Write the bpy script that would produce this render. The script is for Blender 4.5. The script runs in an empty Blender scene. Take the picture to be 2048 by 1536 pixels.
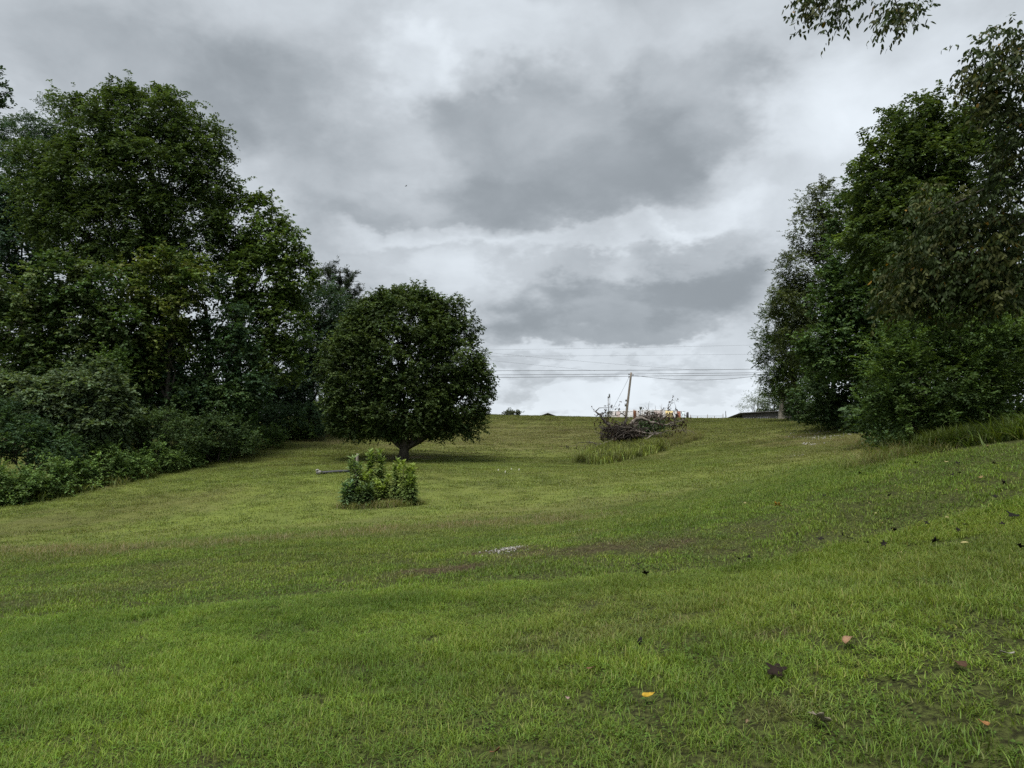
import bpy, math, random
import numpy as np
from mathutils import Vector

# ------------------------------------------------------------------ camera, world, sun, exposure
SC = bpy.context.scene
COL = SC.collection
FPX = 1422.0                      # focal length in pixels of the 2048 px wide photograph
PITCH = math.atan(132 / FPX)
EYE = Vector((0, 0, 1.6))

cd = bpy.data.cameras.new('camera')
cam = bpy.data.objects.new('camera', cd)
COL.objects.link(cam)
cd.sensor_width = 36.0
cd.lens = 36.0 * FPX / 2048.0
cd.clip_start = 0.05
cd.clip_end = 3000
cam.location = EYE
cam.rotation_euler = (math.pi / 2 + PITCH, 0, 0)
SC.camera = cam

SC.render.engine = 'CYCLES'
SC.cycles.max_bounces = 6
SC.cycles.diffuse_bounces = 2
SC.cycles.glossy_bounces = 2
SC.cycles.transmission_bounces = 3
SC.cycles.transparent_max_bounces = 4
SC.cycles.use_denoising = False
SC.view_settings.view_transform = 'Standard'
SC.view_settings.look = 'None'
SC.view_settings.exposure = 1.85
SC.view_settings.gamma = 1.0
SC.view_settings.use_curve_mapping = False

SUN_EL, SUN_AZ = math.radians(68), math.radians(205)   # azimuth clockwise from +Y

class NT:
    """tiny node-tree writer"""
    def __init__(s, tree):
        s.t = tree; s.n = tree.nodes; s.l = tree.links
        s.n.clear()
    def node(s, typ, ins=None, **props):
        nd = s.n.new(typ)
        for k, v in props.items(): setattr(nd, k, v)
        for k, v in (ins or {}).items(): s.set(nd, k, v)
        return nd
    def set(s, nd, k, v):
        sock = nd.inputs[k]
        if isinstance(v, bpy.types.NodeSocket): s.l.new(v, sock)
        elif isinstance(v, bpy.types.Node): s.l.new(v.outputs[0], sock)
        else: sock.default_value = v
    def math(s, op, a, b=0.0, c=0.0, clamp=False):
        nd = s.n.new('ShaderNodeMath'); nd.operation = op; nd.use_clamp = clamp
        for i, v in enumerate((a, b, c)):
            s.set(nd, i, v)
        return nd.outputs[0]
    def vmath(s, op, a, b=(0, 0, 0), out=0):
        nd = s.n.new('ShaderNodeVectorMath'); nd.operation = op
        s.set(nd, 0, a); s.set(nd, 1, b)
        return nd.outputs[out]
    def ramp(s, v, a, b, c=0.0, d=1.0, smooth=True):
        nd = s.n.new('ShaderNodeMapRange'); nd.interpolation_type = 'SMOOTHSTEP' if smooth else 'LINEAR'
        s.set(nd, 'Value', v)
        for k, x in zip(('From Min', 'From Max', 'To Min', 'To Max'), (a, b, c, d)): s.set(nd, k, x)
        return nd.outputs[0]
    def noise(s, vec, scale, detail=4, rough=0.55, out=0, dist=0.0):
        nd = s.n.new('ShaderNodeTexNoise')
        if vec is not None: s.set(nd, 'Vector', vec)
        for k, x in (('Scale', scale), ('Detail', detail), ('Roughness', rough), ('Distortion', dist)): s.set(nd, k, x)
        return nd.outputs[out]
    def mix(s, f, a, b, blend='MIX'):
        nd = s.n.new('ShaderNodeMix'); nd.data_type = 'RGBA'; nd.blend_type = blend
        s.set(nd, 0, f)
        for i, v in ((6, a), (7, b)):
            if not isinstance(v, bpy.types.NodeSocket) and len(v) == 3: v = (*v, 1)
            s.set(nd, i, v)
        return nd.outputs[2]
    def mapping(s, vec, scale=(1, 1, 1), loc=(0, 0, 0)):
        nd = s.n.new('ShaderNodeMapping'); s.set(nd, 'Vector', vec); s.set(nd, 'Scale', scale); s.set(nd, 'Location', loc)
        return nd.outputs[0]

def pixdir(px, py):
    u, v = (px - 1024) / FPX, (768 - py) / FPX
    c, s_ = math.cos(PITCH), math.sin(PITCH)
    return Vector((u, c - v * s_, s_ + v * c))
def at(px, py, Y):
    d = pixdir(px, py)
    return EYE + d * (Y / d.y)

# -- overcast sky: Nishita veiled by cloud
W = bpy.data.worlds.new('World'); SC.world = W; W.use_nodes = True
w = NT(W.node_tree)
tc = w.node('ShaderNodeTexCoord').outputs['Generated']
sky = w.node('ShaderNodeTexSky', sky_type='NISHITA', sun_disc=False, sun_elevation=SUN_EL, sun_rotation=SUN_AZ)
skyc = w.vmath('MULTIPLY', sky.outputs[0], (0.07, 0.07, 0.07))
sep = w.node('ShaderNodeSeparateXYZ', {0: tc})
zpos = w.math('MAXIMUM', sep.outputs[2], 0.0)
den = w.math('ADD', zpos, 0.38)
plane = w.vmath('DIVIDE', tc, w.node('ShaderNodeCombineXYZ', {0: den, 1: den, 2: 1.0}).outputs[0])
wn = w.noise(w.mapping(plane, (1, 1, .6)), 1.3, 4, 0.55, out=1)
warp = w.vmath('MULTIPLY', w.vmath('SUBTRACT', wn, (0.5, 0.5, 0.5)), (0.26, 0.26, 0.17))
wn2 = w.noise(w.mapping(plane, (1, 1, .6), (5, 3, 1)), 4.5, 5, 0.6, out=1)
warp2 = w.vmath('MULTIPLY', w.vmath('SUBTRACT', wn2, (0.5, 0.5, 0.5)), (0.27, 0.27, 0.19))
dw = w.vmath('ADD', w.vmath('ADD', tc, warp), warp2)
f1 = w.noise(w.mapping(plane, (1, 1.15, 1), (3.1, 1.7, 0.3)), 1.25, 6, 0.52, dist=0.3)
f2 = w.noise(w.mapping(tc, (1, 1, 1.45), (7.3, -2.2, 4)), 5.2, 8, 0.52, dist=0.25)
bright = w.math('ADD', 0.625, w.math('MULTIPLY', w.math('SUBTRACT', f1, 0.5), 0.2))
bright = w.math('ADD', bright, w.math('MULTIPLY', w.math('SUBTRACT', f2, 0.5), 0.50))
f3 = w.noise(w.mapping(tc, (1, 1, 1.7), (2, 6, 1)), 9.0, 6, 0.6, dist=0.5)
bright = w.math('ADD', bright, w.math('MULTIPLY', w.math('SUBTRACT', f3, 0.5), 0.20))
# clouds of this sky: pixel centre, half width, half height, change of brightness
BLOBS = [(1110, 300, 310, 170, -.21), (930, 400, 260, 70, -.10), (1430, 180, 170, 120, -.15), (1270, 330, 200, 90, -.06), (1230, 630, 320, 74, -.22), (1060, 545, 130, 100, -.13), (1380, 565, 170, 80, -.13),
         (620, 300, 200, 170, -.12), (580, 160, 150, 120, -.05), (120, 60, 420, 200, -.12), (330, 160, 260, 130, -.08), (700, 470, 170, 90, -.08),
         (860, 120, 110, 90, .14), (960, 150, 90, 60, .10), (860, 455, 240, 34, .13), (1200, 480, 240, 36, .13), (1420, 440, 140, 50, .10), (1000, 30, 260, 60, .10),
         (1720, 360, 260, 300, .12), (1780, 150, 250, 150, .08), (1240, 800, 800, 54, .24), (1180, 712, 240, 26, .12), (1410, 765, 90, 28, -.10), (1120, 765, 120, 22, -.10), (60, 260, 160, 60, .05), (860, 540, 120, 40, .06)]
for (px, py, rx, rz, amt) in BLOBS:
    d = pixdir(px, py).normalized()
    k = d.y / FPX
    q = w.vmath('SUBTRACT', dw, tuple(d))
    q = w.vmath('MULTIPLY', q, (1 / (rx * k), 1 / 0.6, 1 / (rz * k)))
    ln = w.vmath('LENGTH', q, out=1)
    m = w.ramp(ln, 0.55, 1.2, amt, 0.0)
    bright = w.math('ADD', bright, m)
bright = w.math('SMOOTH_MAX', bright, 0.33, 0.16)
tint = w.mix(w.ramp(bright, 0.22, 0.62), (0.895, 1.0, 1.09), (0.925, 1.0, 1.07))
cloud = w.vmath('MULTIPLY', tint, w.node('ShaderNodeCombineXYZ', {0: bright, 1: bright, 2: bright}).outputs[0])
allsky = w.mix(0.94, skyc, cloud)
bg = w.node('ShaderNodeBackground', {'Color': allsky, 'Strength': 0.285})
wo = w.node('ShaderNodeOutputWorld', {'Surface': bg.outputs[0]})

sd = bpy.data.lights.new('sun', 'SUN'); sd.energy = 1.5; sd.angle = math.radians(32); sd.color = (1.0, 0.97, 0.92)
sun = bpy.data.objects.new('sun', sd); COL.objects.link(sun)
sv = Vector((math.sin(SUN_AZ) * math.cos(SUN_EL), math.cos(SUN_AZ) * math.cos(SUN_EL), math.sin(SUN_EL)))
sun.rotation_euler = sv.to_track_quat('Z', 'Y').to_euler()

# ------------------------------------------------------------------ helpers
RNG = np.random.default_rng(11)
def tag(o, label=None, cat=None, group=None, kind=None):
    if label: o['label'] = label
    if cat: o['category'] = cat
    if group: o['group'] = group
    if kind: o['kind'] = kind
    return o
def empty(name, loc, label=None, cat=None, group=None):
    o = bpy.data.objects.new(name, None); COL.objects.link(o); o.location = loc
    o.empty_display_size = 0.1
    return tag(o, label, cat, group)
def link(name, me, mat=None, parent=None, smooth=False):
    o = bpy.data.objects.new(name, me); COL.objects.link(o)
    if mat is not None and not me.materials: me.materials.append(mat)
    if smooth: me.shade_smooth()
    if parent is not None:
        o.parent = parent
        o.location = -Vector(parent.location) if parent.parent is None else (0, 0, 0)
        if parent.type == 'MESH' : o.location = (0, 0, 0)
    return o
def mesh_np(name, verts, quads=None, tris=None, col=None):
    """mesh from arrays; verts (n,3), quads (m,4), tris (k,3), col (n,3) point colours"""
    me = bpy.data.meshes.new(name)
    v = np.asarray(verts, np.float32)
    loops, starts, totals = [], [], []
    n = 0
    for f, k in ((quads, 4), (tris, 3)):
        if f is not None and len(f):
            f = np.asarray(f, np.int32)
            loops.append(f.ravel()); starts.append(n + np.arange(len(f)) * k); totals.append(np.full(len(f), k)); n += f.size
    me.vertices.add(len(v)); me.vertices.foreach_set('co', v.ravel())
    if n:
        me.loops.add(n); me.loops.foreach_set('vertex_index', np.concatenate(loops).astype(np.int32))
        st = np.concatenate(starts).astype(np.int32)
        me.polygons.add(len(st)); me.polygons.foreach_set('loop_start', st)
    if col is not None:
        a = me.attributes.new('col', 'FLOAT_COLOR', 'POINT')
        c = np.ones((len(v), 4), np.float32); c[:, :3] = col
        a.data.foreach_set('color', c.ravel())
    me.update(calc_edges=True)
    return me
def norm(a): return a / np.maximum(np.linalg.norm(a, axis=-1, keepdims=True), 1e-9)

class Tubes:
    """collects tapered tubes and boxes into one mesh"""
    def __init__(s): s.v = []; s.q = []; s.t = []; s.n = 0
    def tube(s, pts, rad, sides=7, cap=True):
        P = np.asarray([tuple(p) for p in pts], float); m = len(P)
        R = np.full(m, rad, float) if np.isscalar(rad) else np.asarray(rad, float)
        T = norm(np.gradient(P, axis=0))
        ref = np.array([0, 0, 1.0]) if abs(T[:, 2]).mean() < 0.9 else np.array([1.0, 0.2, 0])
        A = norm(np.cross(T, ref)); B = np.cross(T, A)
        th = np.arange(sides) * 2 * math.pi / sides
        ring = P[:, None] + R[:, None, None] * (np.cos(th)[None, :, None] * A[:, None] + np.sin(th)[None, :, None] * B[:, None])
        i = np.arange(m - 1)[:, None] * sides; j = np.arange(sides)[None]; j2 = (j + 1) % sides
        q = np.stack([i + j, i + j2, i + sides + j2, i + sides + j], -1).reshape(-1, 4) + s.n
        s.v.append(ring.reshape(-1, 3)); s.q.append(q)
        if cap:
            b = s.n
            for o0 in (0, (m - 1) * sides):
                s.t += [(b + o0, b + o0 + k, b + o0 + k + 1) if o0 else (b + o0, b + o0 + k + 1, b + o0 + k) for k in range(1, sides - 1)]
        s.n += m * sides
    def box(s, c, size, rz=0.0, rx=0.0):
        x, y, z = np.array(size) / 2.0
        V = np.array([[a * x, b * y, d * z] for d in (-1, 1) for b in (-1, 1) for a in (-1, 1)])
        if rx:
            c1, s1 = math.cos(rx), math.sin(rx); V = V @ np.array([[1, 0, 0], [0, c1, s1], [0, -s1, c1]])
        c1, s1 = math.cos(rz), math.sin(rz); V = V @ np.array([[c1, s1, 0], [-s1, c1, 0], [0, 0, 1]])
        s.v.append(V + np.array(tuple(c)))
        s.q.append(np.array([[0, 2, 3, 1], [4, 5, 7, 6], [0, 1, 5, 4], [2, 6, 7, 3], [0, 4, 6, 2], [1, 3, 7, 5]]) + s.n); s.n += 8
    def build(s, name, mat, parent=None, smooth=True):
        me = mesh_np(name, np.concatenate(s.v), np.concatenate(s.q) if s.q else None, np.array(s.t, int) if s.t else None)
        return link(name, me, mat, parent, smooth)

def wander(a, b, n=6, amp=0.12, rng=RNG, sag=0.0):
    a, b = np.array(tuple(a), float), np.array(tuple(b), float)
    t = np.linspace(0, 1, n)[:, None]
    L = np.linalg.norm(b - a)
    off = rng.normal(0, 1, (n, 3)); off = (off + np.roll(off, 1, 0)) * 0.5 * amp * L / 2
    off *= np.sin(np.pi * t) ** 0.7
    P = a + (b - a) * t + off
    P[:, 2] += sag * L * (4 * t * (1 - t))[:, 0]
    return P

# ------------------------------------------------------------------ materials
def material(name):
    m = bpy.data.materials.new(name); m.use_nodes = True
    return m, NT(m.node_tree)
def simple(name, ca, cb, scale=6.0, rough=0.85, stretch=(1, 1, 1), bump=0.0, metal=0.0, spec=0.3, lo=0.35, hi=0.65, detail=5):
    m, n = material(name)
    g = n.node('ShaderNodeTexCoord').outputs['Object']
    f = n.noise(n.mapping(g, stretch), scale, detail, 0.6)
    c = n.mix(n.ramp(f, lo, hi), ca, cb)
    b = n.node('ShaderNodeBsdfPrincipled', {'Base Color': c, 'Roughness': rough, 'Metallic': metal, 'Specular IOR Level': spec})
    if bump:
        bp = n.node('ShaderNodeBump', {'Strength': bump, 'Distance': 0.02, 'Height': f}); n.set(b, 'Normal', bp.outputs[0])
    n.node('ShaderNodeOutputMaterial', {'Surface': b.outputs[0]})
    return m
def leaf_mat(name, transl=0.3, rough=0.5, spec=0.3, tcol=(1.25, 1.25, 0.55)):
    m, n = material(name)
    c = n.node('ShaderNodeAttribute', attribute_name='col').outputs['Color']
    b = n.node('ShaderNodeBsdfPrincipled', {'Base Color': c, 'Roughness': rough, 'Specular IOR Level': spec})
    t = n.node('ShaderNodeBsdfTranslucent', {'Color': n.vmath('MULTIPLY', c, tcol)})
    x = n.node('ShaderNodeMixShader', {0: transl, 1: b.outputs[0], 2: t.outputs[0]})
    n.node('ShaderNodeOutputMaterial', {'Surface': x.outputs[0]})
    return m
M = {}
M['leaf'] = leaf_mat('leaf', 0.28, 0.62, 0.14)
M['leaf_gloss'] = leaf_mat('leaf_gloss', 0.2, 0.6, 0.15)
M['needle'] = leaf_mat('needle', 0.1, 0.6, 0.2)
M['dead_leaf'] = leaf_mat('dead_leaf', 0.1, 0.8, 0.15, (1.1, .9, .6))
M['bark'] = simple('bark', (0.030, 0.025, 0.020), (0.085, 0.075, 0.062), 5, 0.95, (3, 3, 0.6), 0.6)
M['bark_pale'] = simple('bark_pale', (0.13, 0.115, 0.095), (0.25, 0.23, 0.20), 6, 0.95, (3, 3, 0.6), 0.5)
M['deadwood'] = simple('deadwood', (0.06, 0.05, 0.042), (0.20, 0.175, 0.15), 5, 0.95, (1, 1, 1), 0.6)
M['darkwood'] = simple('darkwood', (0.030, 0.026, 0.023), (0.095, 0.083, 0.074), 6, 0.95, (1, 1, 1), 0.6)
M['stump'] = simple('stump', (0.06, 0.024, 0.012), (0.15, 0.065, 0.03), 5, 0.95, (3, 3, 0.5), 0.6)
M['pole'] = simple('pole', (0.10, 0.085, 0.07), (0.24, 0.21, 0.18), 7, 0.9, (6, 6, 0.25), 0.4)
M['wire'] = simple('wire', (0.03, 0.03, 0.032), (0.05, 0.05, 0.055), 4, 0.6)
M['steel'] = simple('steel', (0.15, 0.16, 0.17), (0.24, 0.25, 0.27), 4, 0.5, (1, 1, 1), 0, 0.6)
M['dark_steel'] = simple('dark_steel', (0.05, 0.052, 0.055), (0.10, 0.10, 0.105), 4, 0.5, (1, 1, 1), 0, 0.4)
M['pipe'] = simple('pipe', (0.018, 0.02, 0.024), (0.035, 0.037, 0.042), 5, 0.55)
M['stone'] = simple('stone', (0.20, 0.19, 0.175), (0.36, 0.35, 0.33), 9, 0.95, (1, 1, 1), 0.5)
M['stone_dark'] = simple('stone_dark', (0.13, 0.125, 0.115), (0.25, 0.245, 0.23), 7, 0.95, (1, 1, 1), 0.5)

# ------------------------------------------------------------------ terrain
CTRL = [  # pixel x, pixel y, distance
    (1024, 1536, 3.75), (2048, 1536, 3.1), (0, 1536, 4.5), (512, 1536, 4.1), (1536, 1536, 3.4),
    (1024, 1300, 6.0), (0, 1300, 7.4), (2048, 1300, 4.1), (1536, 1300, 4.9), (512, 1300, 6.8),
    (1024, 1150, 9.5), (0, 1180, 12), (2048, 1100, 6.8), (512, 1150, 11.5), (1500, 1150, 8.3),
    (1024, 1070, 16.5), (0, 1098, 18), (200, 1095, 17.6), (400, 1083, 17.6), (600, 1070, 18), (800, 1056, 18.6),
    (2048, 980, 9.5), (2048, 885, 13), (1900, 905, 15), (1760, 927, 17), (2000, 876, 19.5), (1850, 893, 20), (2048, 862, 27), (1500, 1000, 15.5), (1300, 1030, 17.5),
    (0, 1088, 24), (200, 1080, 24), (400, 1068, 23.5), (600, 1058, 22.5), (0, 1010, 34), (200, 1030, 30), (400, 1000, 31), (250, 970, 38), (440, 900, 52), (600, 865, 62), (320, 945, 43),
    (760, 1014, 27), (1024, 1036, 21.5), (1024, 1000, 27), (805, 922, 45), (600, 950, 37), (600, 1000, 29), (1024, 940, 38), (1200, 930, 44),
    (1400, 874, 57), (1400, 930, 36), (1300, 960, 30), (1600, 900, 38), (1600, 853, 60), (1740, 872, 43), (1740, 915, 24), (1500, 950, 27),
    (960, 829.5, 100), (1100, 833, 100), (1300, 836.5, 100), (1480, 838.5, 98), (1560, 839, 84), (700, 838, 85), (800, 872, 66), (1024, 880, 66), (1024, 850, 84), (1300, 850, 82), (850, 827, 98),
]
XYZ = [tuple(at(*c)) for c in CTRL]
XYZ += [(0, 0, 0), (0, -20, 0.3), (20, -20, 3.2), (-20, -20, -1.8), (-40, 5, -3.0), (-30, 20, -1.9), (-60, 40, -0.6), (-60, 80, 4.2), (-100, 60, 1.5), (-40, 48, .5),
        (30, 30, 3.0), (40, 60, 4.4), (60, 20, 5), (20, 8, 2.7), (35, 90, 5.4), (70, 90, 5.8), (42, 102, 5.6),
        (-60, 118, 6.6), (-20, 116, 6.4), (20, 116, 5.8), (36, 116, 5.4), (60, 120, 5.4), (-20, 150, 5.7), (20, 150, 5.4), (60, 150, 5.7), (0, 260, 2), (-120, 200, 3), (120, 200, 3)]
XYZ = np.array(XYZ)
def tps(r2): return 0.5 * r2 * np.log(np.maximum(r2, 1e-9))
_n = len(XYZ)
_K = tps(((XYZ[:, None, :2] - XYZ[None, :, :2]) ** 2).sum(-1)) - np.eye(_n) * 0.25
_P = np.c_[np.ones(_n), XYZ[:, :2]]
_A = np.zeros((_n + 3, _n + 3)); _A[:_n, :_n] = _K; _A[:_n, _n:] = _P; _A[_n:, :_n] = _P.T
_wt = np.linalg.solve(_A, np.r_[XYZ[:, 2], 0, 0, 0])
def ground(x, y):
    x = np.atleast_1d(np.asarray(x, float)); y = np.atleast_1d(np.asarray(y, float))
    xc = np.clip(x, -140, 140); yc = np.clip(y, -35, 260)
    out = np.empty_like(xc)
    for i in range(0, len(xc), 20000):
        a, b = xc[i:i + 20000], yc[i:i + 20000]
        r2 = (a[:, None] - XYZ[None, :, 0]) ** 2 + (b[:, None] - XYZ[None, :, 1]) ** 2
        out[i:i + 20000] = tps(r2) @ _wt[:_n] + _wt[_n] + _wt[_n + 1] * a + _wt[_n + 2] * b
    # small unevenness of a mown field
    out += 0.012 * np.sin(x * 2.1 + 1.3 * np.sin(y * 1.7)) * np.sin(y * 2.6 + x * .6) + 0.025 * np.sin(x * .7 + y * .31) * np.sin(y * .9 - x * .2)
    return out
def gz(x, y): return float(ground([x], [y])[0])
def on_ground(px, py, guess=None):
    """point where the ray of a pixel meets the ground"""
    d = pixdir(px, py); Y = np.linspace(2, 130, 1300)
    P = np.array(EYE)[None] + np.array(d)[None] * (Y / d.y)[:, None]
    g = ground(P[:, 0], P[:, 1])
    hit = np.nonzero(P[:, 2] <= g)[0]
    i = hit[0] if len(hit) else len(Y) - 1
    return Vector((P[i, 0], P[i, 1], g[i]))

def vnoise(x, y, seed=0):
    """cheap smooth value noise, 0..1"""
    xi, yi = np.floor(x), np.floor(y); fx, fy = x - xi, y - yi
    fx, fy = fx * fx * (3 - 2 * fx), fy * fy * (3 - 2 * fy)
    def h(a, b): 
        s = np.sin(a * 127.1 + b * 311.7 + seed * 74.7) * 43758.5453
        return s - np.floor(s)
    return (h(xi, yi) * (1 - fx) + h(xi + 1, yi) * fx) * (1 - fy) + (h(xi, yi + 1) * (1 - fx) + h(xi + 1, yi + 1) * fx) * fy

# dry or bare places of the lawn: pixel, half width and half depth in metres, strength, turn
DRY = [(1240, 1088, .9, 1.1, .65, .1), (1375, 1084, .6, 1.0, .7, .5), (1310, 1098, .5, .6, .6, .2), (900, 1142, 1.0, .5, .8, .3), (1060, 1108, .7, .7, .6, .3), (1150, 1072, 1.3, .7, .35, .2), (1025, 1098, .8, .5, .8, .3), (1120, 1085, .7, .35, .7, .2), (1330, 1095, .8, .3, .6, 0), (1480, 1058, .7, .4, .35, .3),
       (1690, 880, 4.0, 9, .55, 0), (1640, 905, 3, 5, .35, 0), (1250, 1270, .7, .3, .3, .2), (1560, 1270, .35, .2, .6, 0), (1560, 1440, .3, .3, .6, 0),
       (805, 915, 2.2, 2.0, .8, 0), (770, 1008, 1.3, .4, .5, 0), (80, 1050, 5, 3, .35, 0), (640, 880, 3, 4, .5, 0), (330, 1010, 4, 3, .3, 0), (60, 990, 3.5, 1.0, .7, .3), (350, 1130, 1.5, .6, .35, .2), (230, 1180, 1.5, .6, .3, .2),
       (1280, 905, 2.0, 4.5, .35, 0), (700, 1045, 2.5, 1, .25, 0), (1000, 960, 6, 5, .1, 0), (1010, 870, 14, 16, .3, 0), (1200, 1010, 5, 2.5, .3, .1)]
_D = [(on_ground(a, b), c, d, e, f) for (a, b, c, d, e, f) in DRY]
CREST = np.array([tuple(on_ground(px, py))[:2] for px, py in ((-200, 1100), (0, 1100), (200, 1097), (400, 1086), (600, 1073), (800, 1058), (1000, 1044), (1200, 1030), (1400, 1006))])
def dryness(x, y):
    x = np.atleast_1d(np.asarray(x, float)); y = np.atleast_1d(np.asarray(y, float))
    o = np.zeros_like(x)
    nz = vnoise(x * 1.3, y * 1.3, 3) * .6 + vnoise(x * 4, y * 4, 5) * .4
    for p, a, b, s_, t in _D:
        u, v = x - p.x, y - p.y
        u, v = u * math.cos(t) + v * math.sin(t), -u * math.sin(t) + v * math.cos(t)
        q = np.sqrt((u / a) ** 2 + (v / b) ** 2) + (nz - .5) * 1.7
        o = np.maximum(o, s_ * np.clip((1.25 - q) / .7, 0, 1))
    cy = np.interp(x, CREST[:, 0], CREST[:, 1])
    q = np.abs(y - cy + .3) / 1.3 + (nz - .5) * .9
    o = np.maximum(o, .32 * np.clip((1.2 - q) / .8, 0, 1) * np.clip((4.5 - x) / 3, 0, 1))
    return o

def lawn_color(n, inst):
    """colour of the lawn in world position: shared by soil sheet and blades"""
    pos = n.node('ShaderNodeNewGeometry').outputs['Position']
    a = n.noise(n.mapping(pos, (1, 1, 0.01)), 0.55, 4, 0.6)
    b = n.noise(n.mapping(pos, (1, 1, 0.01), (13, 5, 0)), 0.13, 3, 0.5)
    e = n.noise(n.mapping(pos, (0.35, 1.5, 0.01), (3, 9, 0)), 0.9, 4, 0.6)
    c = n.mix(n.ramp(a, 0.40, 0.60), (0.104, 0.166, 0.022), (0.160, 0.238, 0.030))
    c = n.mix(n.ramp(b, 0.42, 0.68, 0.0, 0.6), c, (0.150, 0.175, 0.034))
    c = n.mix(n.ramp(e, 0.54, 0.72, 0.0, 0.4), c, (0.096, 0.128, 0.020))
    y = n.node('ShaderNodeSeparateXYZ', {0: pos}).outputs[1]
    c = n.mix(n.ramp(y, 9, 26, 0.0, 0.55), c, (0.165, 0.182, 0.060))
    c = n.mix(n.ramp(y, 36, 62, 0.0, 0.6), c, (0.120, 0.128, 0.034))
    st = n.noise(n.mapping(pos, (0.07, 0.8, 0.01), (1, 4, 0)), 1.0, 5, 0.65)
    st2 = n.math('MULTIPLY', n.ramp(y, 26, 50), n.ramp(st, 0.46, 0.64, 0.0, 0.75))
    c = n.mix(st2, c, (0.066, 0.068, 0.020))
    dry = n.node('ShaderNodeAttribute', attribute_name='dry', attribute_type='INSTANCER' if inst else 'GEOMETRY').outputs['Fac']
    br = n.mix(n.noise(pos, 2.2, 3, 0.6), (0.11, 0.082, 0.045), (0.19, 0.155, 0.085))
    c = n.mix(n.math('MULTIPLY', dry, 0.85 if inst else 1.0, clamp=True), c, br)
    return c, pos

# soil and thatch sheet
gm, n = material('lawn_ground')
c, pos = lawn_color(n, False)
fine = n.noise(pos, 22, 6, 0.7)
ysoil = n.node('ShaderNodeSeparateXYZ', {0: pos}).outputs[1]
soil = n.mix(n.ramp(fine, 0.35, 0.65), (0.034, 0.036, 0.015), (0.080, 0.098, 0.026))
drys = n.node('ShaderNodeAttribute', attribute_name='dry', attribute_type='GEOMETRY').outputs['Fac']
soil = n.mix(n.ramp(drys, .2, .9), soil, n.mix(n.ramp(fine, 0.3, 0.7), (.036, .027, .015), (.090, .070, .040)))
c = n.mix(n.ramp(ysoil, 14, 26), soil, c)
c2 = n.mix(n.ramp(fine, 0.3, 0.7), n.mix(1.0, c, (0.5, 0.48, 0.44), 'MULTIPLY'), c)
b = n.node('ShaderNodeBsdfPrincipled', {'Base Color': c2, 'Roughness': 0.95, 'Specular IOR Level': 0.1})
bp = n.node('ShaderNodeBump', {'Strength': 0.8, 'Distance': 0.05, 'Height': fine}); n.set(b, 'Normal', bp.outputs[0])
n.node('ShaderNodeOutputMaterial', {'Surface': b.outputs[0]})

def axis(lo, hi, fine_lo, fine_hi, step, grow):
    a = list(np.arange(fine_lo, fine_hi, step)); s_ = step
    x = a[-1]
    while x < hi: s_ *= grow; x += s_; a.append(x)
    s_ = step; x = a[0]
    while x > lo: s_ *= grow; x -= s_; a.insert(0, x)
    return np.array(a)
gx = axis(-900, 900, -20, 20, 0.33, 1.08); gy = axis(-500, 1500, 1.5, 36, 0.25, 1.06)
X, Y = np.meshgrid(gx, gy); Z = ground(X.ravel(), Y.ravel())
idx = np.arange(X.size).reshape(X.shape)
quads = np.stack([idx[:-1, :-1], idx[:-1, 1:], idx[1:, 1:], idx[1:, :-1]], -1).reshape(-1, 4)
gme = mesh_np('ground', np.c_[X.ravel(), Y.ravel(), Z], quads)
at_ = gme.attributes.new('dry', 'FLOAT', 'POINT'); at_.data.foreach_set('value', dryness(X.ravel(), Y.ravel()).astype(np.float32))
go = link('ground', gme, gm, smooth=True)
tag(go, 'rolling green mown grass hillside with dry brown patches', 'ground', kind='structure')

# ------------------------------------------------------------------ grass blades (one mass per depth band, instanced tufts)
def blade_mat(name):
    m, n = material(name)
    c, pos = lawn_color(n, True)
    tint = n.node('ShaderNodeAttribute', attribute_name='tint', attribute_type='INSTANCER').outputs['Fac']
    r = n.node('ShaderNodeAttribute', attribute_name='col').outputs['Color']
    c = n.mix(1.0, c, r, 'MULTIPLY')
    c = n.mix(n.ramp(tint, 0.0, 1.0, 0.0, 0.45, False), c, n.mix(1.0, c, (0.68, 0.78, 0.8), 'MULTIPLY'))
    b = n.node('ShaderNodeBsdfPrincipled', {'Base Color': c, 'Roughness': 0.55, 'Specular IOR Level': 0.25})
    t = n.node('ShaderNodeBsdfTranslucent', {'Color': n.vmath('MULTIPLY', c, (1.2, 1.2, 0.6))})
    x = n.node('ShaderNodeMixShader', {0: 0.38, 1: b.outputs[0], 2: t.outputs[0]})
    n.node('ShaderNodeOutputMaterial', {'Surface': x.outputs[0]})
    return m
M['blade'] = blade_mat('grass_blade')
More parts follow.
